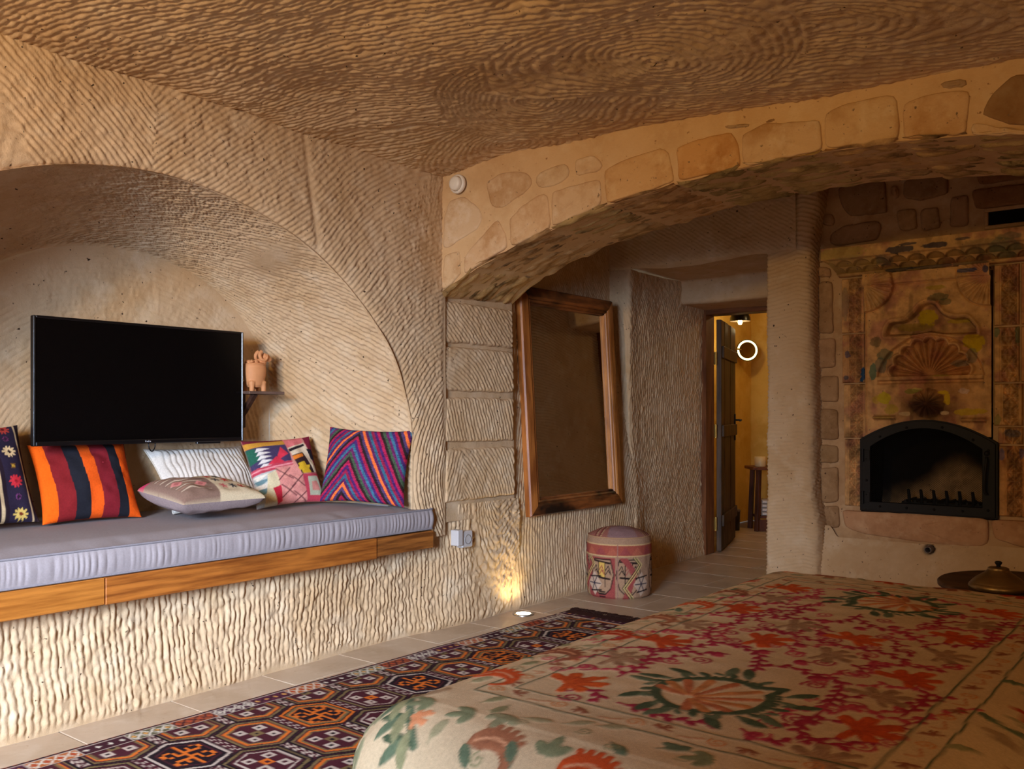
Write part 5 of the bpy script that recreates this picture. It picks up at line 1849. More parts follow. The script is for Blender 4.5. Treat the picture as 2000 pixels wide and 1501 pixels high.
for i in range(4):
    for j in range(4):
        c_ = np.array((0.14 + i * 0.23, -0.62 + j * 0.36))
        kc = ((200, 100, 100), (58, 56, 62), (176, 48, 44), (58, 62, 60))[(i + j) % 4]
        for a_ in range(6):
            LYC.stroke([c_, c_ + 0.085 * np.array([math.cos(a_ * PI / 3), 1.25 * math.sin(a_ * PI / 3)])], 0.020, kc)
LYC.poly([(-1, 0.75), (-0.86, 0.7), (-0.84, 1), (-1, 1)], (190, 60, 90))
org = Vector((-3.225, 2.195, 0.692))
up_l = Vector((-0.985, 0.02, 0.10)).normalized()
r_l = Vector((0.02, 1.0, 0.0)).normalized()
n_l = r_l.cross(up_l).normalized()
if n_l.z < 0:
    n_l = -n_l
cushion('cushion', 'small cushion lying flat in front, half brown ikat and half cream with little flowers', (org, r_l, n_l, up_l), 0.385, 0.36, 0.072, lambda U, V: LYC.sample(U, V)[0], (150, 132, 128), seed=4.0, back_t=0.95, pinch=0.03, soft=0.34)
# patchwork cushion
PWC = Canvas(-1, -1, 1, 1, 0.010, (196, 130, 116))
PWC.poly([(-1, 1), (0.12, 1), (0.12, 0.78), (-1, 0.78)], (110, 34, 46))
PWC.poly([(-1, 0.86), (0.12, 0.90), (0.12, 0.72), (-1, 0.66)], (190, 136, 50))
PWC.poly([(-1, 0.68), (0.12, 0.74), (0.16, 0.2), (-1, 0.05)], (66, 54, 84))
PWC.poly([(-1, 0.66), (-0.78, 0.66), (-0.70, 0.30), (-1, 0.2)], (40, 90, 70))
for k in range(5):
    PWC.poly([(-0.72 + k * 0.02, 0.66 - k * 0.12), (-0.36, 0.62 - k * 0.12), (-0.60, 0.56 - k * 0.12), (-0.80, 0.54 - k * 0.12)], (214, 206, 196))
PWC.poly([(-0.30, 0.20), (-0.05, 0.66), (0.10, 0.40)], (196, 50, 66))
PWC.poly([(-0.55, 0.12), (-0.25, 0.36), (-0.05, 0.16)], (196, 50, 66))
PWC.poly([(-1, 0.05), (0.16, 0.2), (0.16, 0.02), (-1, -0.14)], (180, 60, 76))
PWC.stroke([(-1, -0.02), (0.16, 0.12)], 0.018, (226, 150, 150))
PWC.poly([(-1, -0.12), (-0.3, -0.02), (-0.42, -1), (-1, -1)], (176, 178, 170))
for k in range(4):
    PWC.poly([(-1, -0.16 - k * 0.12), (-0.55 + 0.05 * k, -0.10 - k * 0.14), (-0.9, -0.30 - k * 0.14)], (100, 128, 130) if k % 2 else (218, 206, 186))
PWC.poly([(-0.62, -0.14), (-0.30, -0.02), (-0.42, -1), (-0.80, -1)], (206, 190, 150))
PWC.poly([(-0.55, -0.55), (-0.28, -0.48), (-0.24, -0.9), (-0.42, -1)], (184, 40, 56))
PWC.poly([(-0.36, 0.02), (0.28, 0.08), (0.42, -1), (-0.30, -1)], (206, 134, 122))
for k in range(4):
    cx_, cy_ = (-0.15, 0.18)[k % 2] + 0.05 * (k // 2), (-0.18, -0.40, -0.66, -0.86)[k]
    PWC.poly([(cx_ - .16, cy_), (cx_, cy_ + .16), (cx_ + .16, cy_), (cx_, cy_ - .16)], (220, 150, 134))
    for dd in (-1, 1):
        PWC.stroke([(cx_ - .2, cy_ - .17 * dd), (cx_ + .2, cy_ + .17 * dd)], 0.016, (110, 60, 60))
PWC.poly([(0.10, 1), (0.70, 1), (0.66, 0.72), (0.14, 0.58)], (206, 110, 108))
PWC.poly([(0.14, 0.60), (0.72, 0.78), (0.92, -0.16), (0.34, -0.20)], (214, 196, 166))
PWC.poly([(0.16, 0.56), (0.70, 0.74), (0.70, 0.66), (0.16, 0.46)], (40, 30, 36))
PWC.poly([(0.20, 0.34), (0.56, 0.44), (0.78, -0.20), (0.34, -0.22)], (52, 34, 34))
PWC.poly([(0.20, 0.32), (0.54, 0.40), (0.54, 0.30), (0.22, 0.20)], (214, 120, 40))
PWC.poly([(0.30, 0.08), (0.50, 0.14), (0.66, -0.20), (0.38, -0.22)], (206, 166, 40))
PWC.poly([(0.28, -0.02), (0.66, 0.04), (0.64, -0.06), (0.30, -0.12)], (206, 166, 40))
PWC.poly([(0.72, 1), (1, 1), (1, -0.2), (0.90, -0.2)], (120, 34, 54))
PWC.poly([(0.72, 0.55), (0.92, 0.55), (0.95, 0.18), (0.80, 0.22)], (36, 30, 40))
PWC.poly([(0.36, -0.24), (1, -0.20), (1, -1), (0.42, -1)], (184, 64, 78))
PWC.poly([(0.52, -0.30), (0.88, -0.28), (0.98, -0.84), (0.50, -0.84)], (176, 178, 150))
PWC.poly([(0.62, -0.44), (0.82, -0.42), (0.86, -0.70), (0.60, -0.70)], (200, 130, 116))
cushion('cushion', 'patchwork kilim cushion of pink, yellow and purple pieces between the cream and the chevron cushions', cushion_frame((-3.43, 2.69, 0.622), -14, 26, 3), 0.35, 0.345, 0.062, lambda U, V: PWC.sample(U, V)[0], (160, 120, 100), seed=5.0)


# chevron cushion
def col_chevron(U, V):
    t = (V - 0.05) * 0.62 + np.abs(U + 0.30 - 0.12 * V) * 1.06 + 0.12
    k = np.floor((t % 1.0) / 0.0715).astype(int) % 14
    pal = np.array([lin(c_) for c_ in ((76, 40, 98), (176, 36, 76), (50, 36, 34), (70, 90, 66), (110, 40, 90), (62, 110, 130), (76, 44, 104), (170, 36, 66), (46, 34, 36), (80, 60, 96), (236, 110, 52), (90, 36, 80), (56, 100, 120), (150, 34, 66))])
    C = pal[k]
    row = np.floor((V + 1) * 44).astype(int)
    st = ((row % 2) == 0) & (noise(U * 40, row * 1.7, 2) > 0.1) & (k != 10)
    C = C * np.where(st, 0.62, 1.0)[..., None]
    C = C * (0.9 + 0.25 * noise(U * 30, V * 70, 1.0))[..., None]
    return C


cushion('cushion', 'cushion with purple, pink, blue and orange chevron stripes at the far end of the bench', cushion_frame((-3.195, 2.900, 0.626), -70, 14, -2), 0.45, 0.365, 0.060, col_chevron, (120, 96, 70), n=130, seed=6.0)

# ------------------------------------------------------------------ television
M_TVB = plain_mat('black_plastic', (14, 13, 14), 0.28, spec=0.45)
M_TVS = plain_mat('screen_black', (7, 6, 6), 0.22, spec=0.18)
tvx, ty0, ty1, tz0, tz1 = -3.60, 1.594, 2.540, 0.925, 1.430
tv = thing('television', 'large black flat-screen television mounted in the arched niche above the cushions', 'television', (tvx, (ty0 + ty1) / 2, tz0))
b = MB()
bz = 0.010
b.box((tvx - .022, ty0, tz0), (tvx + .006, ty0 + bz, tz1), .003).box((tvx - .022, ty1 - bz, tz0), (tvx + .006, ty1, tz1), .003)
b.box((tvx - .022, ty0 + bz, tz1 - bz), (tvx + .006, ty1 - bz, tz1), .003).box((tvx - .022, ty0 + bz, tz0), (tvx + .006, ty1 - bz, tz0 + 0.018), .003)
b.build('bezel', M_TVB, tv, smooth=False)
MB().box((tvx - .006, ty0 + bz, tz0 + 0.018), (tvx + .001, ty1 - bz, tz1 - bz)).build('screen', M_TVS, tv, smooth=False)
MB().box((tvx - .060, ty0 + .02, tz0 + .02), (tvx - .020, ty1 - .02, tz1 - .03), .012).build('back_housing', M_TVB, tv, smooth=False)
MB().box((tvx - .015, 2.30, tz0 - .008), (tvx + .002, 2.42, tz0 + .001), .002).build('sensor_bar', M_TVB, tv, smooth=False)
M_SILVER = plain_mat('silver_print', (150, 150, 152), 0.4, metal=0.3)
lg = MB()
for i, (w_, h_) in enumerate(((.0045, .007), (.004, .005), (.0035, .007), (.0045, .005))):
    y = 2.052 + i * 0.0068
    lg.box((tvx + .005, y, tz0 + .006), (tvx + .0068, y + w_, tz0 + .006 + h_), .0006)
lg.build('badge', M_SILVER, tv, smooth=False)
mo = MB().box((-3.80, 1.92, 1.05), (-3.66, 2.20, 1.08), .003).box((-3.80, 1.92, 1.28), (-3.66, 2.20, 1.31), .003).box((-3.83, 1.98, 1.0), (-3.78, 2.14, 1.36), .003)
mo.build('wall_mount', M_IRON, tv, smooth=False)
cb_ = curve_pts([(tvx - .03, 2.085, 0.935), (tvx - .028, 2.088, 0.905), (tvx - .026, 2.100, 0.890), (tvx - .028, 2.114, 0.905), (tvx - .03, 2.118, 0.935)], 5)
MB().tube(cb_, 0.0028, 6).build('cable', M_TVB, tv)

# ------------------------------------------------------------------ bracket shelf and clay ram
M_SHELF = wood_mat('grey_wood', (120, 96, 82), (78, 58, 48), (6, 1, 6), 5.0, rough=0.6)
M_BRKT = wood_mat('dark_bracket_wood', (74, 46, 32), (44, 26, 18), (6, 6, 1), 5.0, rough=0.6)
shelf = thing('wall_shelf', 'small dark wooden bracket shelf on the niche wall beside the television', 'shelf', (-3.55, 2.63, 1.13))
MB().box((-3.70, 2.535, 1.143), (-3.545, 2.735, 1.156), .002).build('shelf_board', M_SHELF, shelf, smooth=False)
b = MB().box((-3.80, 2.566, 0.985), (-3.665, 2.602, 1.143), .003)
b.build('upright', M_BRKT, shelf, smooth=False)
M = Matrix.Translation((-3.62, 2.584, 1.095)) @ Matrix.Rotation(math.radians(-45), 4, 'Y')
MB().box((-0.075, -0.013, -0.010), (0.070, 0.013, 0.010), .002, M).build('brace', M_BRKT, shelf, smooth=False)

M_CLAY = plain_mat('terracotta', (206, 142, 92), 0.6, spec=0.3, vary=0.12, scale=25, bump_d=0.0004)
ram = thing('clay_ram', 'terracotta jug shaped like a ram with curled horns, standing on the bracket shelf', 'figurine', (-3.62, 2.63, 1.156))


def remeshed(mb, name, mat, parent, voxel, smooth_iter=6):
    o = mb.build(name, mat, parent)
    m = o.modifiers.new('r', 'REMESH')
    m.mode = 'VOXEL'
    m.voxel_size = voxel
    sm = o.modifiers.new('s', 'SMOOTH')
    sm.iterations = smooth_iter
    sm.factor = 0.5
    dg = bpy.context.evaluated_depsgraph_get()
    me = bpy.data.meshes.new_from_object(o.evaluated_get(dg), depsgraph=dg)
    o.modifiers.clear()
    o.data = me
    me.polygons.foreach_set('use_smooth', np.ones(len(me.polygons), bool))
    if mat and not me.materials:
        me.materials.append(mat)
    return o


rb = MB()
bx_, by_, bz_ = -3.62, 2.618, 1.156
# barrel body, long axis along the shelf
body = [(0.010, 0.018), (0.034, 0.019), (0.045, 0.032), (0.055, 0.075), (0.058, 0.102), (0.054, 0.124), (0.045, 0.135), (0.0, 0.139)]
pr = np.array([(0.0, 0.018)] + body)
n_ = 36
a_ = np.arange(n_) * 2 * PI / n_
P = np.zeros((n_, len(pr), 3))
P[..., 0] = bx_ + 0.80 * pr[None, :, 0] * np.cos(a_)[:, None]
P[..., 1] = by_ + 1.0 * pr[None, :, 0] * np.sin(a_)[:, None]
P[..., 2] = bz_ + pr[None, :, 1]
rb.grid(P, wrap=True)
for sx in (-0.026, 0.026):
    for sy in (-0.034, 0.032):
        rb.tube([(bx_ + sx, by_ + sy, bz_), (bx_ + sx, by_ + sy, bz_ + 0.02), (bx_ + sx * 0.8, by_ + sy * 0.9, bz_ + 0.045)], [0.0115, 0.0115, 0.018], 12)
# neck, head, muzzle
rb.tube([(bx_, by_ + 0.022, bz_ + 0.115), (bx_ + .004, by_ + 0.040, bz_ + 0.145), (bx_ + .006, by_ + 0.050, bz_ + 0.162)], [0.028, 0.022, 0.018], 14)
rb.tube([(bx_ + .006, by_ + 0.040, bz_ + 0.170), (bx_ + .010, by_ + 0.062, bz_ + 0.163), (bx_ + .012, by_ + 0.082, bz_ + 0.150)], [0.017, 0.017, 0.011], 14)
remeshed(rb, 'body', M_CLAY, ram, 0.0032)
wool = MB()
for k in range(16):
    x = bx_ + random.uniform(-.026, .026)
    y = by_ + random.uniform(-.034, .010)
    t = np.linspace(0, 1, 14)
    r_ = 0.010 * (1 - 0.75 * t)
    wool.tube(np.stack([x + r_ * np.cos(t * 9 + k), y + r_ * np.sin(t * 9 + k), bz_ + 0.136 + 0.010 * t], 1), 0.0035, 6)
wool.tube([(bx_ + 0.042 * math.cos(q_), by_ + 0.052 * math.sin(q_), bz_ + 0.126) for q_ in np.linspace(0, 2 * PI, 30)[:-1]], 0.0035, 6, closed=True)
wool.build('woolly_back', M_CLAY, ram)
for s in (-1, 1):
    t = np.linspace(0, 1, 26)
    an = 1.9 + t * 5.2
    r_ = 0.024 * (1 - 0.55 * t)
    pts = np.stack([bx_ + .006 + s * (0.012 + 0.020 * t), by_ + 0.034 + r_ * np.cos(an), bz_ + 0.166 + r_ * np.sin(an)], 1)
    MB().tube(pts, 0.0085 * (1 - 0.7 * t) + 0.001, 10).build('horn', M_CLAY, ram)
    MB().tube([(bx_ + .006 + s * 0.012, by_ + 0.045, bz_ + 0.168), (bx_ + .006 + s * 0.030, by_ + 0.047, bz_ + 0.160)], [0.005, 0.003], 8).build('ear', M_CLAY, ram)

# ------------------------------------------------------------------ wall mirror
M_MIRW = wood_mat('scorched_pine', (176, 108, 50), (124, 68, 28), (7, 7, 0.9), 4.0, burn=(38, 22, 14), burn_scale=2.0, burn_lo=0.54, burn_hi=0.66, rough=0.4)
M_MIRH = wood_mat('scorched_pine_across', (168, 100, 48), (112, 62, 28), (7, 0.9, 7), 4.0, burn=(30, 18, 12), burn_scale=2.6, burn_lo=0.44, burn_hi=0.58, rough=0.4)
M_MIRR = wood_mat('honey_pine', (196, 130, 66), (150, 90, 40), (7, 7, 0.9), 4.0, burn=(90, 50, 24), burn_scale=2.0, burn_lo=0.60, burn_hi=0.80, rough=0.4)
M_MIRG, nt, bs = new_mat('mirror_glass')
bs.inputs['Base Color'].default_value = (0.80, 0.80, 0.76, 1)
bs.inputs['Metallic'].default_value = 1.0
bs.inputs['Roughness'].default_value = 0.02
mir = thing('wall_mirror', 'tall mirror in a scorched pine frame hung on the carved wall above the pouf', 'mirror', (-2.96, 4.38, 0.50))
my0, my1, mz0, mz1, rw = 3.935, 4.885, 0.488, 1.760, 0.100
MT = Matrix.Translation((-3.012, 0, mz0)) @ Matrix.Rotation(math.radians(-3.5), 4, 'Y')


def mirror_rail(a_, b_, in_a, in_b, mat, nm):
    """one mitred rail: outer edge a_-b_, inner edge in_a-in_b in (y, z); sloping face with an inner bead"""
    A_, B_ = np.array(a_), np.array(b_)
    IA, IB = np.array(in_a), np.array(in_b)
    prof = [(0.0, 0.0), (0.0, 0.030), (0.06, 0.040), (0.55, 0.046), (0.66, 0.042), (0.70, 0.036), (0.76, 0.040), (0.84, 0.036), (0.88, 0.028), (0.94, 0.030), (1.0, 0.022), (1.0, 0.004)]
    P = np.zeros((len(prof), 14, 3))
    for i, (f, hgt) in enumerate(prof):
        p0, p1 = A_ + (IA - A_) * f, B_ + (IB - B_) * f
        t = np.linspace(0, 1, 14)[:, None]
        q_ = p0 + (p1 - p0) * t
        P[i] = np.stack([np.full(14, hgt), q_[:, 0], q_[:, 1] - mz0], 1)
    P = P @ np.array(MT.to_3x3()).T + np.array(MT.translation)
    MB().grid(P).build(nm, mat, mir, smooth=False)


o4 = [(my0, mz0), (my1, mz0), (my1, mz1), (my0, mz1)]
i4 = [(my0 + rw, mz0 + rw), (my1 - rw, mz0 + rw), (my1 - rw, mz1 - rw), (my0 + rw, mz1 - rw)]
mirror_rail(o4[0], o4[1], i4[0], i4[1], M_MIRH, 'frame_rail')
mirror_rail(o4[1], o4[2], i4[1], i4[2], M_MIRR, 'frame_rail')
mirror_rail(o4[2], o4[3], i4[2], i4[3], M_MIRH, 'frame_rail')
mirror_rail(o4[3], o4[0], i4[3], i4[0], M_MIRW, 'frame_rail')
MB().box((0.004, my0 + rw - .005, rw - .005), (0.012, my1 - rw + .005, mz1 - mz0 - rw + .005), 0, MT).build('mirror_glass', M_MIRG, mir, smooth=False)
MB().box((-0.012, my0 + .02, 0.02), (0.003, my1 - .02, mz1 - mz0 - .02), 0.002, MT).build('back_board', M_BRKT, mir, smooth=False)

# ------------------------------------------------------------------ kilim pouf
PC = Canvas(-PI, -0.02, PI, 0.40, 0.0055, (186, 150, 118))
PNK, CRM, BLK, PBR = (148, 70, 64), (164, 130, 100), (38, 27, 26), (140, 78, 56)
PC = Canvas(0, 0, 1.20, 0.36, 0.0024, (160, 126, 98))
# s runs round the drum; the seam that faces the room lies at s = 0.60
PC.poly([(0, .245), (1.2, .245), (1.2, .31), (0, .31)], (156, 78, 62))
for k in range(16):
    PC.poly([(k * .075, .252), (k * .075 + .0375, .298), (k * .075 + .075, .252)], (168, 92, 70) if k % 2 else (146, 70, 66))
PC.stroke([(0, .245), (1.2, .245)], .003, (204, 172, 120))
PC.stroke([(0, .308), (1.2, .308)], .003, (204, 172, 120))
for pnl, (s0, bgc) in enumerate([(0.0, CRM), (0.24, CRM), (0.412, (178, 140, 112)), (0.575, CRM), (0.80, CRM), (1.0, CRM)]):
    w_ = 0.165
    if pnl == 2:
        PC.poly([(s0 - .02, 0), (s0 + w_ + .0, 0), (s0 + w_, .235), (s0 - .02, .235)], PNK)
    cxp = s0 + w_ / 2
    hexp = [(cxp - .055, .06), (cxp - .02, .025), (cxp + .02, .025), (cxp + .055, .06), (cxp + .075, .14), (cxp + .055, .225), (cxp - .055, .225), (cxp - .075, .14)]
    PC.poly(hexp, CRM)
    PC.stroke(hexp + [hexp[0]], .0030, BLK)
    PC.stroke([(cxp - .05, .215), (cxp + .05, .205)], .0055, BLK)
    PC.stroke([(cxp - .05, .125), (cxp + .05, .115)], .0055, BLK)
    PC.poly([(cxp - .02, .128), (cxp + .02, .124), (cxp + .02, .205), (cxp - .02, .208)], (206, 168, 84) if pnl == 2 else CRM)
    for dx in (-.022, .022):
        PC.stroke([(cxp + dx, .07), (cxp + dx, .21)], .0028, BLK)
    for dx in (-.042, .0, .042):
        PC.stroke([(cxp + dx - .016, .14), (cxp + dx, .165), (cxp + dx + .016, .14), (cxp + dx, .19), (cxp + dx - .016, .165)], .0024, BLK if dx else (150, 60, 60))
    for zz_ in (.040, .028, .012):
        PC.stroke([(cxp - .018, zz_), (cxp + .018, zz_)], .0042, BLK)
for s0 in (0.60, 0.86, 0.30):
    PC.poly([(s0, .235), (s0 + .05, .235), (s0 + .11, .15), (s0 + .06, .0), (s0 + .02, .0), (s0 + .075, .15)], PNK)
    for off in (0, .016):
        zz_ = [(s0 + .085 + off, .235), (s0 + .12 + off, .195), (s0 + .02 + off, .065), (s0 + .07 + off, .0)]
        PC.stroke(zz_, .0026, BLK)
        PC.stroke([(p_[0] + .006, p_[1]) for p_ in zz_], .0022, (214, 190, 120))
    dm_ = (s0 + .14, .085)
    PC.poly([(dm_[0] - .055, dm_[1]), (dm_[0], dm_[1] + .07), (dm_[0] + .055, dm_[1]), (dm_[0], dm_[1] - .07)], (190, 164, 140))
    for aa_ in np.arange(6) * PI / 3:
        PC.stroke([dm_, (dm_[0] + .045 * math.cos(aa_), dm_[1] + .05 * math.sin(aa_))], .003, (50, 46, 60))
    PC.stroke([(dm_[0] - .04, dm_[1] + .035), (dm_[0] + .045, dm_[1] + .045)], .004, BLK)
    PC.stroke([(dm_[0] - .03, dm_[1] - .045), (dm_[0] + .05, dm_[1] - .035)], .004, BLK)
PC.stroke([(.592, 0), (.592, .31)], .003, (150, 110, 96))
px_, py_, pr_ = -2.80, 4.555, 0.186
pouf = thing('kilim_pouf', 'round pouf covered in faded pink kilim with black motifs on the floor below the mirror', 'pouf', (px_, py_, 0.0))
na = 220
t = np.linspace(0, 1, na)
face = math.atan2(0 - py_, 0 - px_)
ang = face - PI + 2 * PI * t
prof = np.array([(0.170, 0.0), (0.182, 0.012), (0.186, 0.04), (0.1875, 0.10), (0.188, 0.20), (0.187, 0.28), (0.186, 0.315), (0.181, 0.340), (0.176, 0.348)])
zz = np.linspace(0, 0.348, 110)
rr = np.interp(zz, prof[:, 1], prof[:, 0])
A_, Z_ = np.meshgrid(ang, zz, indexing='ij')
R_ = rr[None] + 0.0018 * noise(A_ * 6, Z_ * 14, 2) + 0.0022 * np.sin(A_ * 2 + 1)
cs, _ = PC.sample(np.repeat((t * 1.2)[:, None], 110, 1), np.minimum(Z_, .345))
M_POUF = cloth_mat('pouf_weave', None, 460, 0.0012, vary=0.18)
MB().grid(np.stack([px_ + R_ * np.cos(A_), py_ + R_ * np.sin(A_), Z_], -1), cs).build('side_cover', M_POUF, pouf)
TC = Canvas(-.19, -.19, .19, .19, .0024, (150, 104, 92))
TC.poly([(-.19, -.19), (.02, -.19), (-.06, .19), (-.19, .19)], (160, 100, 84))
for off in (0, .03):
    TC.stroke([(-.16 + off, -.19), (-.10 + off, 0), (.0, .10 - off), (.12, .0 - off), (.19, -.12 - off)], .005, (110, 40, 40))
    TC.stroke([(-.152 + off, -.19), (-.092 + off, 0), (.0, .092 - off), (.112, .0 - off), (.19, -.132 - off)], .002, (210, 180, 130))
TC.poly([(-.07, -.19), (-.05, -.02), (.0, .05), (.07, -.02), (.12, -.19)], (150, 116, 112))
TC.stroke([(.06, .10), (.12, .06), (.17, .08)], .006, (44, 32, 30))
TC.stroke([(.08, .15), (.13, .09), (.15, .02)], .005, (44, 32, 30))
rt_ = np.linspace(0, 1, 40)
A_, T_ = np.meshgrid(np.linspace(0, 2 * PI, 120), rt_, indexing='ij')
Rr = 0.177 * (1 - T_)
lx, ly = Rr * np.cos(A_), Rr * np.sin(A_)
ct, _ = TC.sample(lx * math.sin(-face) * -1 + ly * 0 + lx * 0 + (lx * -math.sin(face) + ly * math.cos(face)) * 1.0, lx * math.cos(face) + ly * math.sin(face))
ct, _ = TC.sample(lx * -math.sin(face) + ly * math.cos(face), -(lx * math.cos(face) + ly * math.sin(face)))
zt = 0.346 + 0.050 * (1 - (Rr / 0.177) ** 2) ** 0.8 + 0.002 * noise(lx * 30, ly * 30, 1)
MB().grid(np.stack([px_ + lx, py_ + ly, zt], -1), ct).build('top_cover', M_POUF, pouf)
MB().tube([(px_ + .178 * math.cos(q_), py_ + .178 * math.sin(q_), .347) for q_ in np.linspace(0, 2 * PI, 80)[:-1]], .004, 7, closed=True).build('seam_cord', cloth_mat('tan_cord', (176, 136, 100)), pouf)

# ------------------------------------------------------------------ small fittings
M_WHITE = plain_mat('white_plastic', (226, 216, 198), 0.4, spec=0.4)
M_GREYW = plain_mat('grey_socket_plastic', (196, 190, 184), 0.45, spec=0.4)
sock = thing('wall_socket', 'white double power socket on the carved wall beyond the end of the bench', 'socket', (-3.0, 3.41, 0.42))
MB().box((-3.02, 3.375, 0.385), (-2.978, 3.455, 0.467), .006).build('face_plate', M_GREYW, sock, smooth=False)
MB().box((-3.02, 3.333, 0.40), (-2.970, 3.372, 0.478), .004).build('junction_box', M_GREYW, sock, smooth=False)
MB().lathe([(0.0, -.016), (0.019, -.016), (0.020, 0.0), (0.024, 0.001), (0.025, -.002)][::-1], (-2.976, 3.415, 0.426), 24, 'x').build('socket_well', plain_mat('socket_shadow_plastic', (150, 144, 138), 0.5), sock)
for dy in (-.0095, .0095):
    MB().lathe([(0, 0.001), (.0026, 0.001), (.0026, -.004)], (-2.990, 3.415 + dy, 0.426), 10, 'x').build('pin_hole', M_TVB, sock)

det = thing('smoke_detector', 'round cream smoke detector fixed on the stone arch in its upper corner', 'detector', (-2.878, 3.24, 2.142))
DC = (-2.878, 3.235, 2.142)
MB().lathe([(0.044, 0.0), (0.046, -.008), (0.043, -.016), (0.036, -.018)], DC, 36, 'y').build('base', M_WHITE, det)
MB().lathe([(0.034, -.014), (0.034, -.030), (0.030, -.036), (0.018, -.040), (0.0, -.041)], DC, 36, 'y').build('sensor_cap', M_WHITE, det)

up_ = thing('floor_uplight', 'round recessed steel floor light shining up the carved wall', 'lamp', (-2.905, 3.775, 0.0))
MB().lathe([(0.056, 0.0), (0.056, 0.004), (0.053, 0.006), (0.041, 0.006), (0.038, 0.002), (0.038, -0.004)], (-2.905, 3.775, 0.0), 36).build('rim', plain_mat('brushed_steel', (176, 170, 160), 0.3, metal=0.9), up_)
MB().lathe([(0.040, 0.0052), (0.030, 0.0074), (0.015, 0.0085), (0.0, 0.0088)], (-2.905, 3.775, 0.0), 30).build('lens', emit_mat('lamp_lens', (255, 244, 214), 9.0), up_)
spot_light('uplight_beam', (-2.905, 3.775, 0.012), (-2.985, 3.775, 0.26), 8.0, (1.0, 0.80, 0.44), math.radians(118), 1.0, 0.03)

# ------------------------------------------------------------------ brass lidded dish on a round wooden side table
tabl = thing('side_table', 'dark round wooden side table at the far end of the bed', 'table', (-0.49, 3.205, 0.0))
M_DKW = wood_mat('walnut', (86, 58, 34), (54, 34, 18), (1, 6, 6), 4.0, rough=0.5)
MB().lathe([(0.0, 0.500), (0.245, 0.500), (0.255, 0.506), (0.256, 0.517), (0.250, 0.522), (0.0, 0.522)], (-0.49, 3.205, 0.0), 48).build('table_top', M_DKW, tabl)
for k in range(3):
    q_ = k * 2 * PI / 3 + 0.4
    MB().tube([(-0.49 + .19 * math.cos(q_), 3.205 + .19 * math.sin(q_), 0.0), (-0.49 + .12 * math.cos(q_), 3.205 + .12 * math.sin(q_), 0.505)], [0.016, 0.02], 10).build('leg', M_DKW, tabl)
M_BRASS = plain_mat('old_brass', (136, 112, 72), 0.38, metal=0.85, vary=0.35, scale=22, bump_d=0.0003)
lid = thing('brass_dish', 'domed old brass dish lid with a dark knob on the side table', 'dish', (-0.543, 3.04, 0.522))
LC = (-0.543, 3.04, 0.522)
MB().lathe([(0.0, 0.0), (0.070, 0.0), (0.080, 0.004), (0.082, 0.012), (0.079, 0.019), (0.074, 0.023)], LC, 48).build('base_rim', M_BRASS, lid)
MB().lathe([(0.075, 0.022), (0.073, 0.026), (0.062, 0.036), (0.048, 0.046), (0.036, 0.054), (0.030, 0.061), (0.028, 0.064), (0.029, 0.066), (0.024, 0.069), (0.0, 0.071)], LC, 48).build('dome', M_BRASS, lid)
MB().lathe([(0.006, 0.069), (0.006, 0.075), (0.010, 0.081), (0.0105, 0.084), (0.007, 0.087), (0.0, 0.088)], LC, 20).build('knob', M_IRON, lid)

# ------------------------------------------------------------------ door to the bathroom
M_DFR = wood_mat('door_frame_wood', (132, 82, 46), (92, 52, 28), (7, 7, 0.8), 4.0, rough=0.5)
M_DFH = wood_mat('door_lintel_wood', (118, 72, 40), (80, 46, 26), (0.8, 7, 7), 4.0, rough=0.5)
M_LEAF = wood_mat('old_door_wood', (92, 68, 46), (52, 36, 24), (8, 8, 0.7), 4.0, burn=(26, 20, 16), burn_scale=2.6, burn_lo=0.52, burn_hi=0.66, rough=0.6)
d1 = structure('door_1', (-2.65, 6.26, 0.0))
MB().box((-3.16, 6.195, 0.0), (-3.055, 6.335, 1.845), .004).build('frame_post', M_DFR, d1, smooth=False)
MB().box((-2.20, 6.195, 0.0), (-2.11, 6.335, 1.845), .004).build('frame_post', M_DFR, d1, smooth=False)
MB().box((-3.055, 6.195, 1.785), (-2.20, 6.335, 1.845), .004).build('frame_lintel', M_DFH, d1, smooth=False)
dl = thing('leaf', 'x', 'x', (0, 0, 0))
for k_ in ('label', 'category'):
    del dl[k_]
dl.parent = d1
WORLD[dl.name] = WORLD[d1.name]
ldir = Vector((-0.30, 0.954, 0)).normalized()
lnrm = Vector((ldir.y, -ldir.x, 0))
LM = Matrix(((ldir.x, lnrm.x, 0, -3.035), (ldir.y, lnrm.y, 0, 6.375), (0, 0, 1, 0), (0, 0, 0, 1)))
LW = 0.84
for k in range(5):
    y_ = 0.0025 * (k % 2)
    MB().box((k * LW / 5 + .0015, -0.020 - y_, 0.012), ((k + 1) * LW / 5 - .0015, 0.018 + y_, 1.765), .003, LM).build('plank', M_LEAF, dl, smooth=False)
for zc in (0.24, 0.92, 1.52):
    MB().box((0.02, 0.018, zc - .045), (LW - .02, 0.036, zc + .045), .004, LM).build('ledge', M_LEAF, dl, smooth=False)
M_BRS2 = plain_mat('aged_brass', (176, 142, 70), 0.4, metal=0.8, vary=.2)
for zc in (0.22, 0.92, 1.47):
    b = MB().tube([(-3.048, 6.348, zc - .05), (-3.048, 6.348, zc + .05)], 0.009, 10)
    b.box((-3.075, 6.338, zc - .045), (-3.045, 6.343, zc + .045), .001)
    b.build('hinge', M_BRS2, d1, smooth=False)
hb = MB().box((LW - .085, 0.020, 0.83), (LW - .050, 0.028, 1.05), .002, LM)
hb.build('lock_plate', M_IRON, dl, smooth=False)
hp = [LM @ Vector(v) for v in ((LW - .067, 0.024, 1.00), (LW - .067, 0.065, 1.00), (LW - .075, 0.075, 1.00), (LW - .17, 0.075, 0.995))]
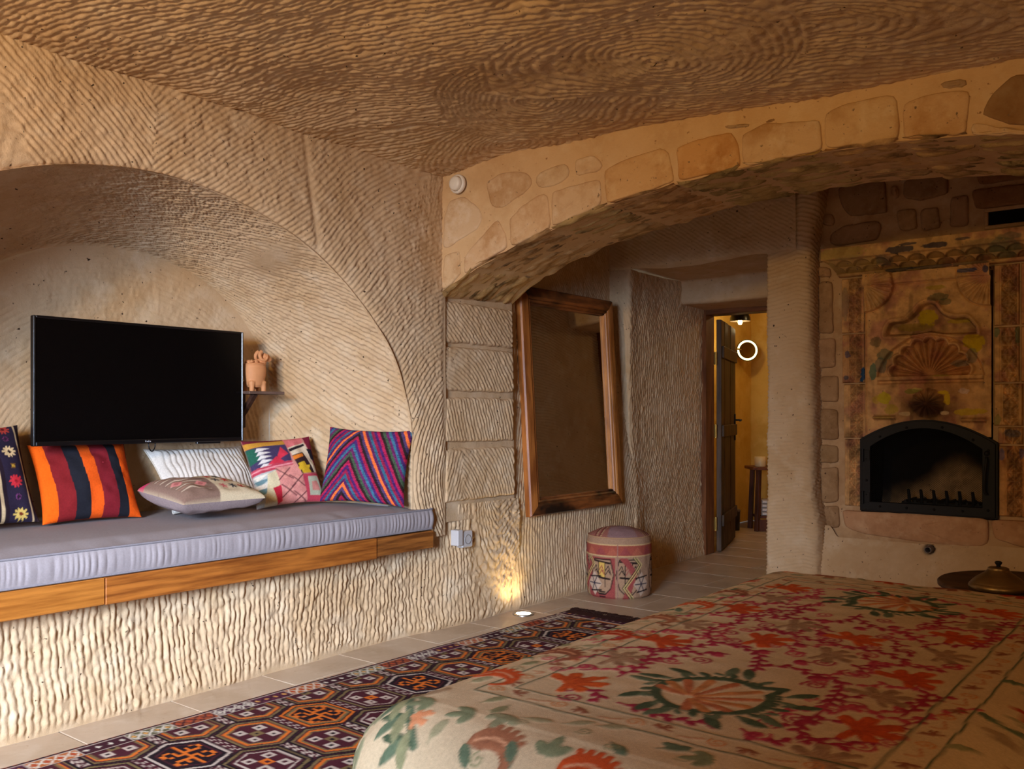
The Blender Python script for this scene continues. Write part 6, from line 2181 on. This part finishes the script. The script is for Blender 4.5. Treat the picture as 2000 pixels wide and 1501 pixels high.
MB().tube([tuple(v) for v in hp], 0.008, 8).build('handle', M_IRON, dl)

# ------------------------------------------------------------------ bathroom beyond
wb_ = MB()
xs = np.linspace(0, 1, 70)
Yg, Zg = np.meshgrid(np.linspace(6.30, 8.56, 70), np.linspace(0, 2.42, 70), indexing='ij')
wb_.grid(np.stack([-3.72 + 0.012 * fbm(Yg * 2, Zg * 2, 1), Yg, Zg], -1), flip=True)
wall_bl = wb_.build('wall_bathroom_side', M_OCHRE, kind='structure')
b = MB()
Xg, Zg = np.meshgrid(np.linspace(-3.74, -1.60, 70), np.linspace(0, 2.42, 70), indexing='ij')
b.grid(np.stack([Xg, 8.53 + 0.012 * fbm(Xg * 2, Zg * 2, 2), Zg], -1))
b.box((-1.62, 6.30, 0), (-1.50, 8.6, 2.42)).box((-3.8, 6.29, 2.40), (-1.5, 8.6, 2.5)).box((-3.80, 6.30, 0), (-3.13, 6.40, 2.42)).box((-2.13, 6.30, 0), (-1.55, 6.40, 2.42)).box((-3.2, 6.30, 1.84), (-2.1, 6.40, 2.42))
wall_bb = b.build('wall_bathroom_back', M_OCHRE, kind='structure')

# lamp with a black dome shade
BL_ = (-3.38, 7.52, 0.0)
lamp = thing('pendant_lamp', 'black dome pendant lamp hanging in the ochre bathroom doorway', 'lamp', (BL_[0], BL_[1], 2.40))
zL = 1.865
MB().lathe([(0.088, zL), (0.087, zL + .03), (0.076, zL + .060), (0.050, zL + .080), (0.016, zL + .088), (0.0, zL + .090)], (BL_[0], BL_[1], 0), 40).build('shade', plain_mat('black_enamel', (14, 12, 12), 0.3, spec=0.5), lamp)
MB().lathe([(0.086, zL + .001), (0.080, zL + .035), (0.055, zL + .070), (0.0, zL + .082)], (BL_[0], BL_[1], 0), 40).build('shade_lining', plain_mat('dark_lining', (60, 46, 30), 0.6), lamp)
MB().tube([(BL_[0], BL_[1], zL + .088), (BL_[0], BL_[1], 2.40)], 0.003, 6).build('cord', M_TVB, lamp)
MB().lathe([(0.0, zL - .030), (0.014, zL - .026), (0.021, zL - .010), (0.018, zL + .010), (0.012, zL + .030), (0.012, zL + .05)], (BL_[0], BL_[1], 0), 20).build('bulb', emit_mat('bulb_glow', (255, 226, 160), 6.0), lamp)
point_light('bathroom_lamp_light', (-3.38, 7.52, 1.80), 7.0, (1.0, 0.78, 0.40), 0.03)
point_light('bathroom_ceiling_light', (-2.1, 7.6, 2.2), 10.0, (1.0, 0.76, 0.38), 0.06)

# round lighted shaving mirror on a swing arm
RM = Vector((-3.60, 8.17, 1.655))
vm = thing('shaving_mirror', 'round lighted shaving mirror on a brass arm on the ochre bathroom wall', 'mirror', tuple(RM))
nrm = Vector((0.62, -0.78, 0.04)).normalized()
QM = Matrix.Translation(RM) @ nrm.to_track_quat('Z', 'Y').to_matrix().to_4x4()
MB().lathe([(0.0, -.018), (0.098, -.016), (0.104, -.006), (0.104, 0.004), (0.099, 0.008), (0.096, 0.006)], (0, 0, 0), 48, 'z', None, QM).build('rim', plain_mat('dark_bronze', (70, 60, 30), 0.35, metal=0.8), vm)
MB().lathe([(0.096, 0.0062), (0.078, 0.0068)], (0, 0, 0), 48, 'z', None, QM).build('light_ring', emit_mat('light_ring', (255, 240, 170), 3.2), vm)
MB().lathe([(0.078, 0.0066), (0.0, 0.0066)], (0, 0, 0), 48, 'z', None, QM).build('mirror_glass', M_MIRG, vm)
arm = curve_pts([(-3.712, 8.12, 1.665), (-3.66, 8.10, 1.665), (-3.64, 8.15, 1.66), tuple(RM - nrm * 0.018)], 6)
MB().tube(arm, 0.008, 8).build('arm', M_BRS2, vm)
MB().lathe([(0.036, -.01), (0.036, 0.012), (0.028, 0.018), (0.0, 0.02)], (-3.715, 8.12, 1.665), 24, 'x').build('wall_rose', M_BRS2, vm)
# robe hook on the same wall
hk = thing('robe_hook', 'dark iron robe hook on the ochre wall beside the open door', 'hook', (-3.71, 7.86, 1.80))
MB().tube(curve_pts([(-3.715, 7.86, 1.84), (-3.70, 7.86, 1.80), (-3.66, 7.86, 1.775), (-3.655, 7.86, 1.81)], 6), 0.006, 8).build('hook_arm', M_IRON, hk)
MB().box((-3.725, 7.845, 1.74), (-3.705, 7.875, 1.86), .003).build('back_plate', M_IRON, hk, smooth=False)

# stool with towels and a cup
M_STOOL = wood_mat('stool_wood', (96, 52, 30), (60, 30, 16), (6, 6, 1), 4.0, rough=0.5)
M_STOOLT = wood_mat('stool_top_wood', (120, 66, 36), (76, 40, 20), (1, 6, 6), 4.0, rough=0.45)
sx_, sy_ = -3.27, 7.93
st = thing('stool', 'dark wooden towel stool with a lower shelf against the ochre bathroom wall', 'stool', (sx_, sy_, 0))
SR = Matrix.Translation((sx_, sy_, 0)) @ Matrix.Rotation(math.radians(38), 4, 'Z')
MB().box((-.20, -.15, .548), (.20, .15, .575), .004, SR).build('stool_top', M_STOOLT, st, smooth=False)
for dx in (-1, 1):
    for dy in (-1, 1):
        a0, a1 = SR @ Vector((dx * .155, dy * .120, 0)), SR @ Vector((dx * .135, dy * .105, .548))
        d_ = (a1 - a0)
        Mx = Matrix.Translation(a0) @ d_.to_track_quat('Z', 'Y').to_matrix().to_4x4()
        MB().box((-.019, -.019, 0), (.019, .019, d_.length), .002, Mx).build('leg', M_STOOL, st, smooth=False)
MB().box((-.145, -.115, .115), (.145, .115, .135), .003, SR).build('shelf_board', M_STOOL, st, smooth=False)
MB().box((-.15, -.128, .0), (.15, -.112, .105), .002, SR).build('front_panel', M_STOOL, st, smooth=False)
M_TOWEL = cloth_mat('white_towel', (214, 200, 186), 300, 0.002)
M_TOWELD = cloth_mat('dark_towel', (70, 34, 40), 300, 0.002)
M_TOWELC = cloth_mat('cream_towel', (214, 180, 130), 300, 0.002)


def towel(label, ox, oy, w_, d_, z0, th_, mat, group):
    """a folded towel: rounded slab with a fold line along the front"""
    o = thing('towel', label, 'towel', tuple(SR @ Vector((ox, oy, z0))), group)
    mbx = MB()
    n_ = 24
    a_ = np.linspace(0, 2 * PI, n_, endpoint=False)
    prof_ = np.stack([np.sign(np.cos(a_)) * np.abs(np.cos(a_)) ** 0.35 * d_ / 2, th_ / 2 + np.sign(np.sin(a_)) * np.abs(np.sin(a_)) ** 0.6 * th_ / 2], 1)
    xs_ = np.linspace(-w_ / 2, w_ / 2, 16)
    P = np.zeros((n_, 16, 3))
    P[..., 0] = xs_[None]
    P[..., 1] = prof_[:, 0:1] + 0.003 * noise(xs_ * 30, a_[:, None], z0)
    P[..., 2] = np.maximum(prof_[:, 1:2] + 0.003 * noise(xs_ * 18 + z0, a_[:, None] * 2, z0) * (prof_[:, 1:2] > th_ * .3), 0.0005)
    P = P + np.array((ox, oy, z0))
    P = P @ np.array(SR.to_3x3()).T + np.array(SR.translation)
    mbx.grid(P, wrap=True)
    for e_ in (P[:, 0], P[:, -1]):
        mbx.add(e_, [list(range(n_))])
    mbx.build('folded_cloth', mat, o)
    return o


names = ['white folded towel lowest on the stool shelf', 'white folded towel second from the bottom on the stool shelf', 'white folded towel third from the bottom on the stool shelf', 'white folded towel on top of the pile on the stool shelf']
for i in range(4):
    towel(names[i], 0.0, -0.005, .20, .20, .136 + i * .036, .0335, M_TOWEL, 'white towels on the stool shelf')
for i, (m, lb) in enumerate(((M_TOWELD, 'dark red hand towel lowest on the stool top'), (M_TOWELC, 'cream hand towel between two dark ones on the stool top'), (M_TOWELD, 'dark red hand towel above the cream one on the stool top'), (M_TOWELC, 'cream hand towel topmost on the stool top'))):
    towel(lb, 0.085, 0.0, .17, .20, .575 + i * .024, .024, m, 'hand towels on the stool top')
cupo = tuple(SR @ Vector((-.105, -.045, .575)))
cup = thing('candle_pot', 'cream square candle pot on the stool beside the hand towels', 'candle pot', cupo)
MB().lathe([(0.0, .0), (.046, .0), (.050, .006), (.052, .088), (.048, .090), (.045, .084), (.044, .070), (0.0, .068)], cupo, 32).build('pot', plain_mat('cream_wax', (214, 176, 116), 0.5, vary=.1), cup)
MB().tube([(cupo[0], cupo[1], cupo[2] + .066), (cupo[0], cupo[1] + .002, cupo[2] + .080)], .0016, 5).build('wick', M_TVB, cup)
bn = thing('waste_bin', 'small dark bin with a steel lid behind the stool beside the door', 'bin', (-3.56, 7.70, 0))
MB().lathe([(0.0, 0.0), (.085, 0.0), (.092, .17), (.0, .17)], (-3.56, 7.70, 0), 28).build('body', plain_mat('dark_bin', (30, 20, 16), 0.4), bn)
MB().lathe([(.094, .165), (.095, .18), (.07, .20), (.0, .208)], (-3.56, 7.70, 0), 28).build('lid', plain_mat('bin_steel', (170, 160, 150), 0.25, metal=0.9), bn)
mat_ = thing('bath_mat', 'small dark mat on the bathroom floor in front of the stool', 'mat', (-2.82, 7.45, 0))
MB().box((-3.00, 7.38, 0.0), (-2.60, 7.62, .010), .003).build('woven_mat', cloth_mat('mat_weave', (66, 56, 50)), mat_, smooth=False)
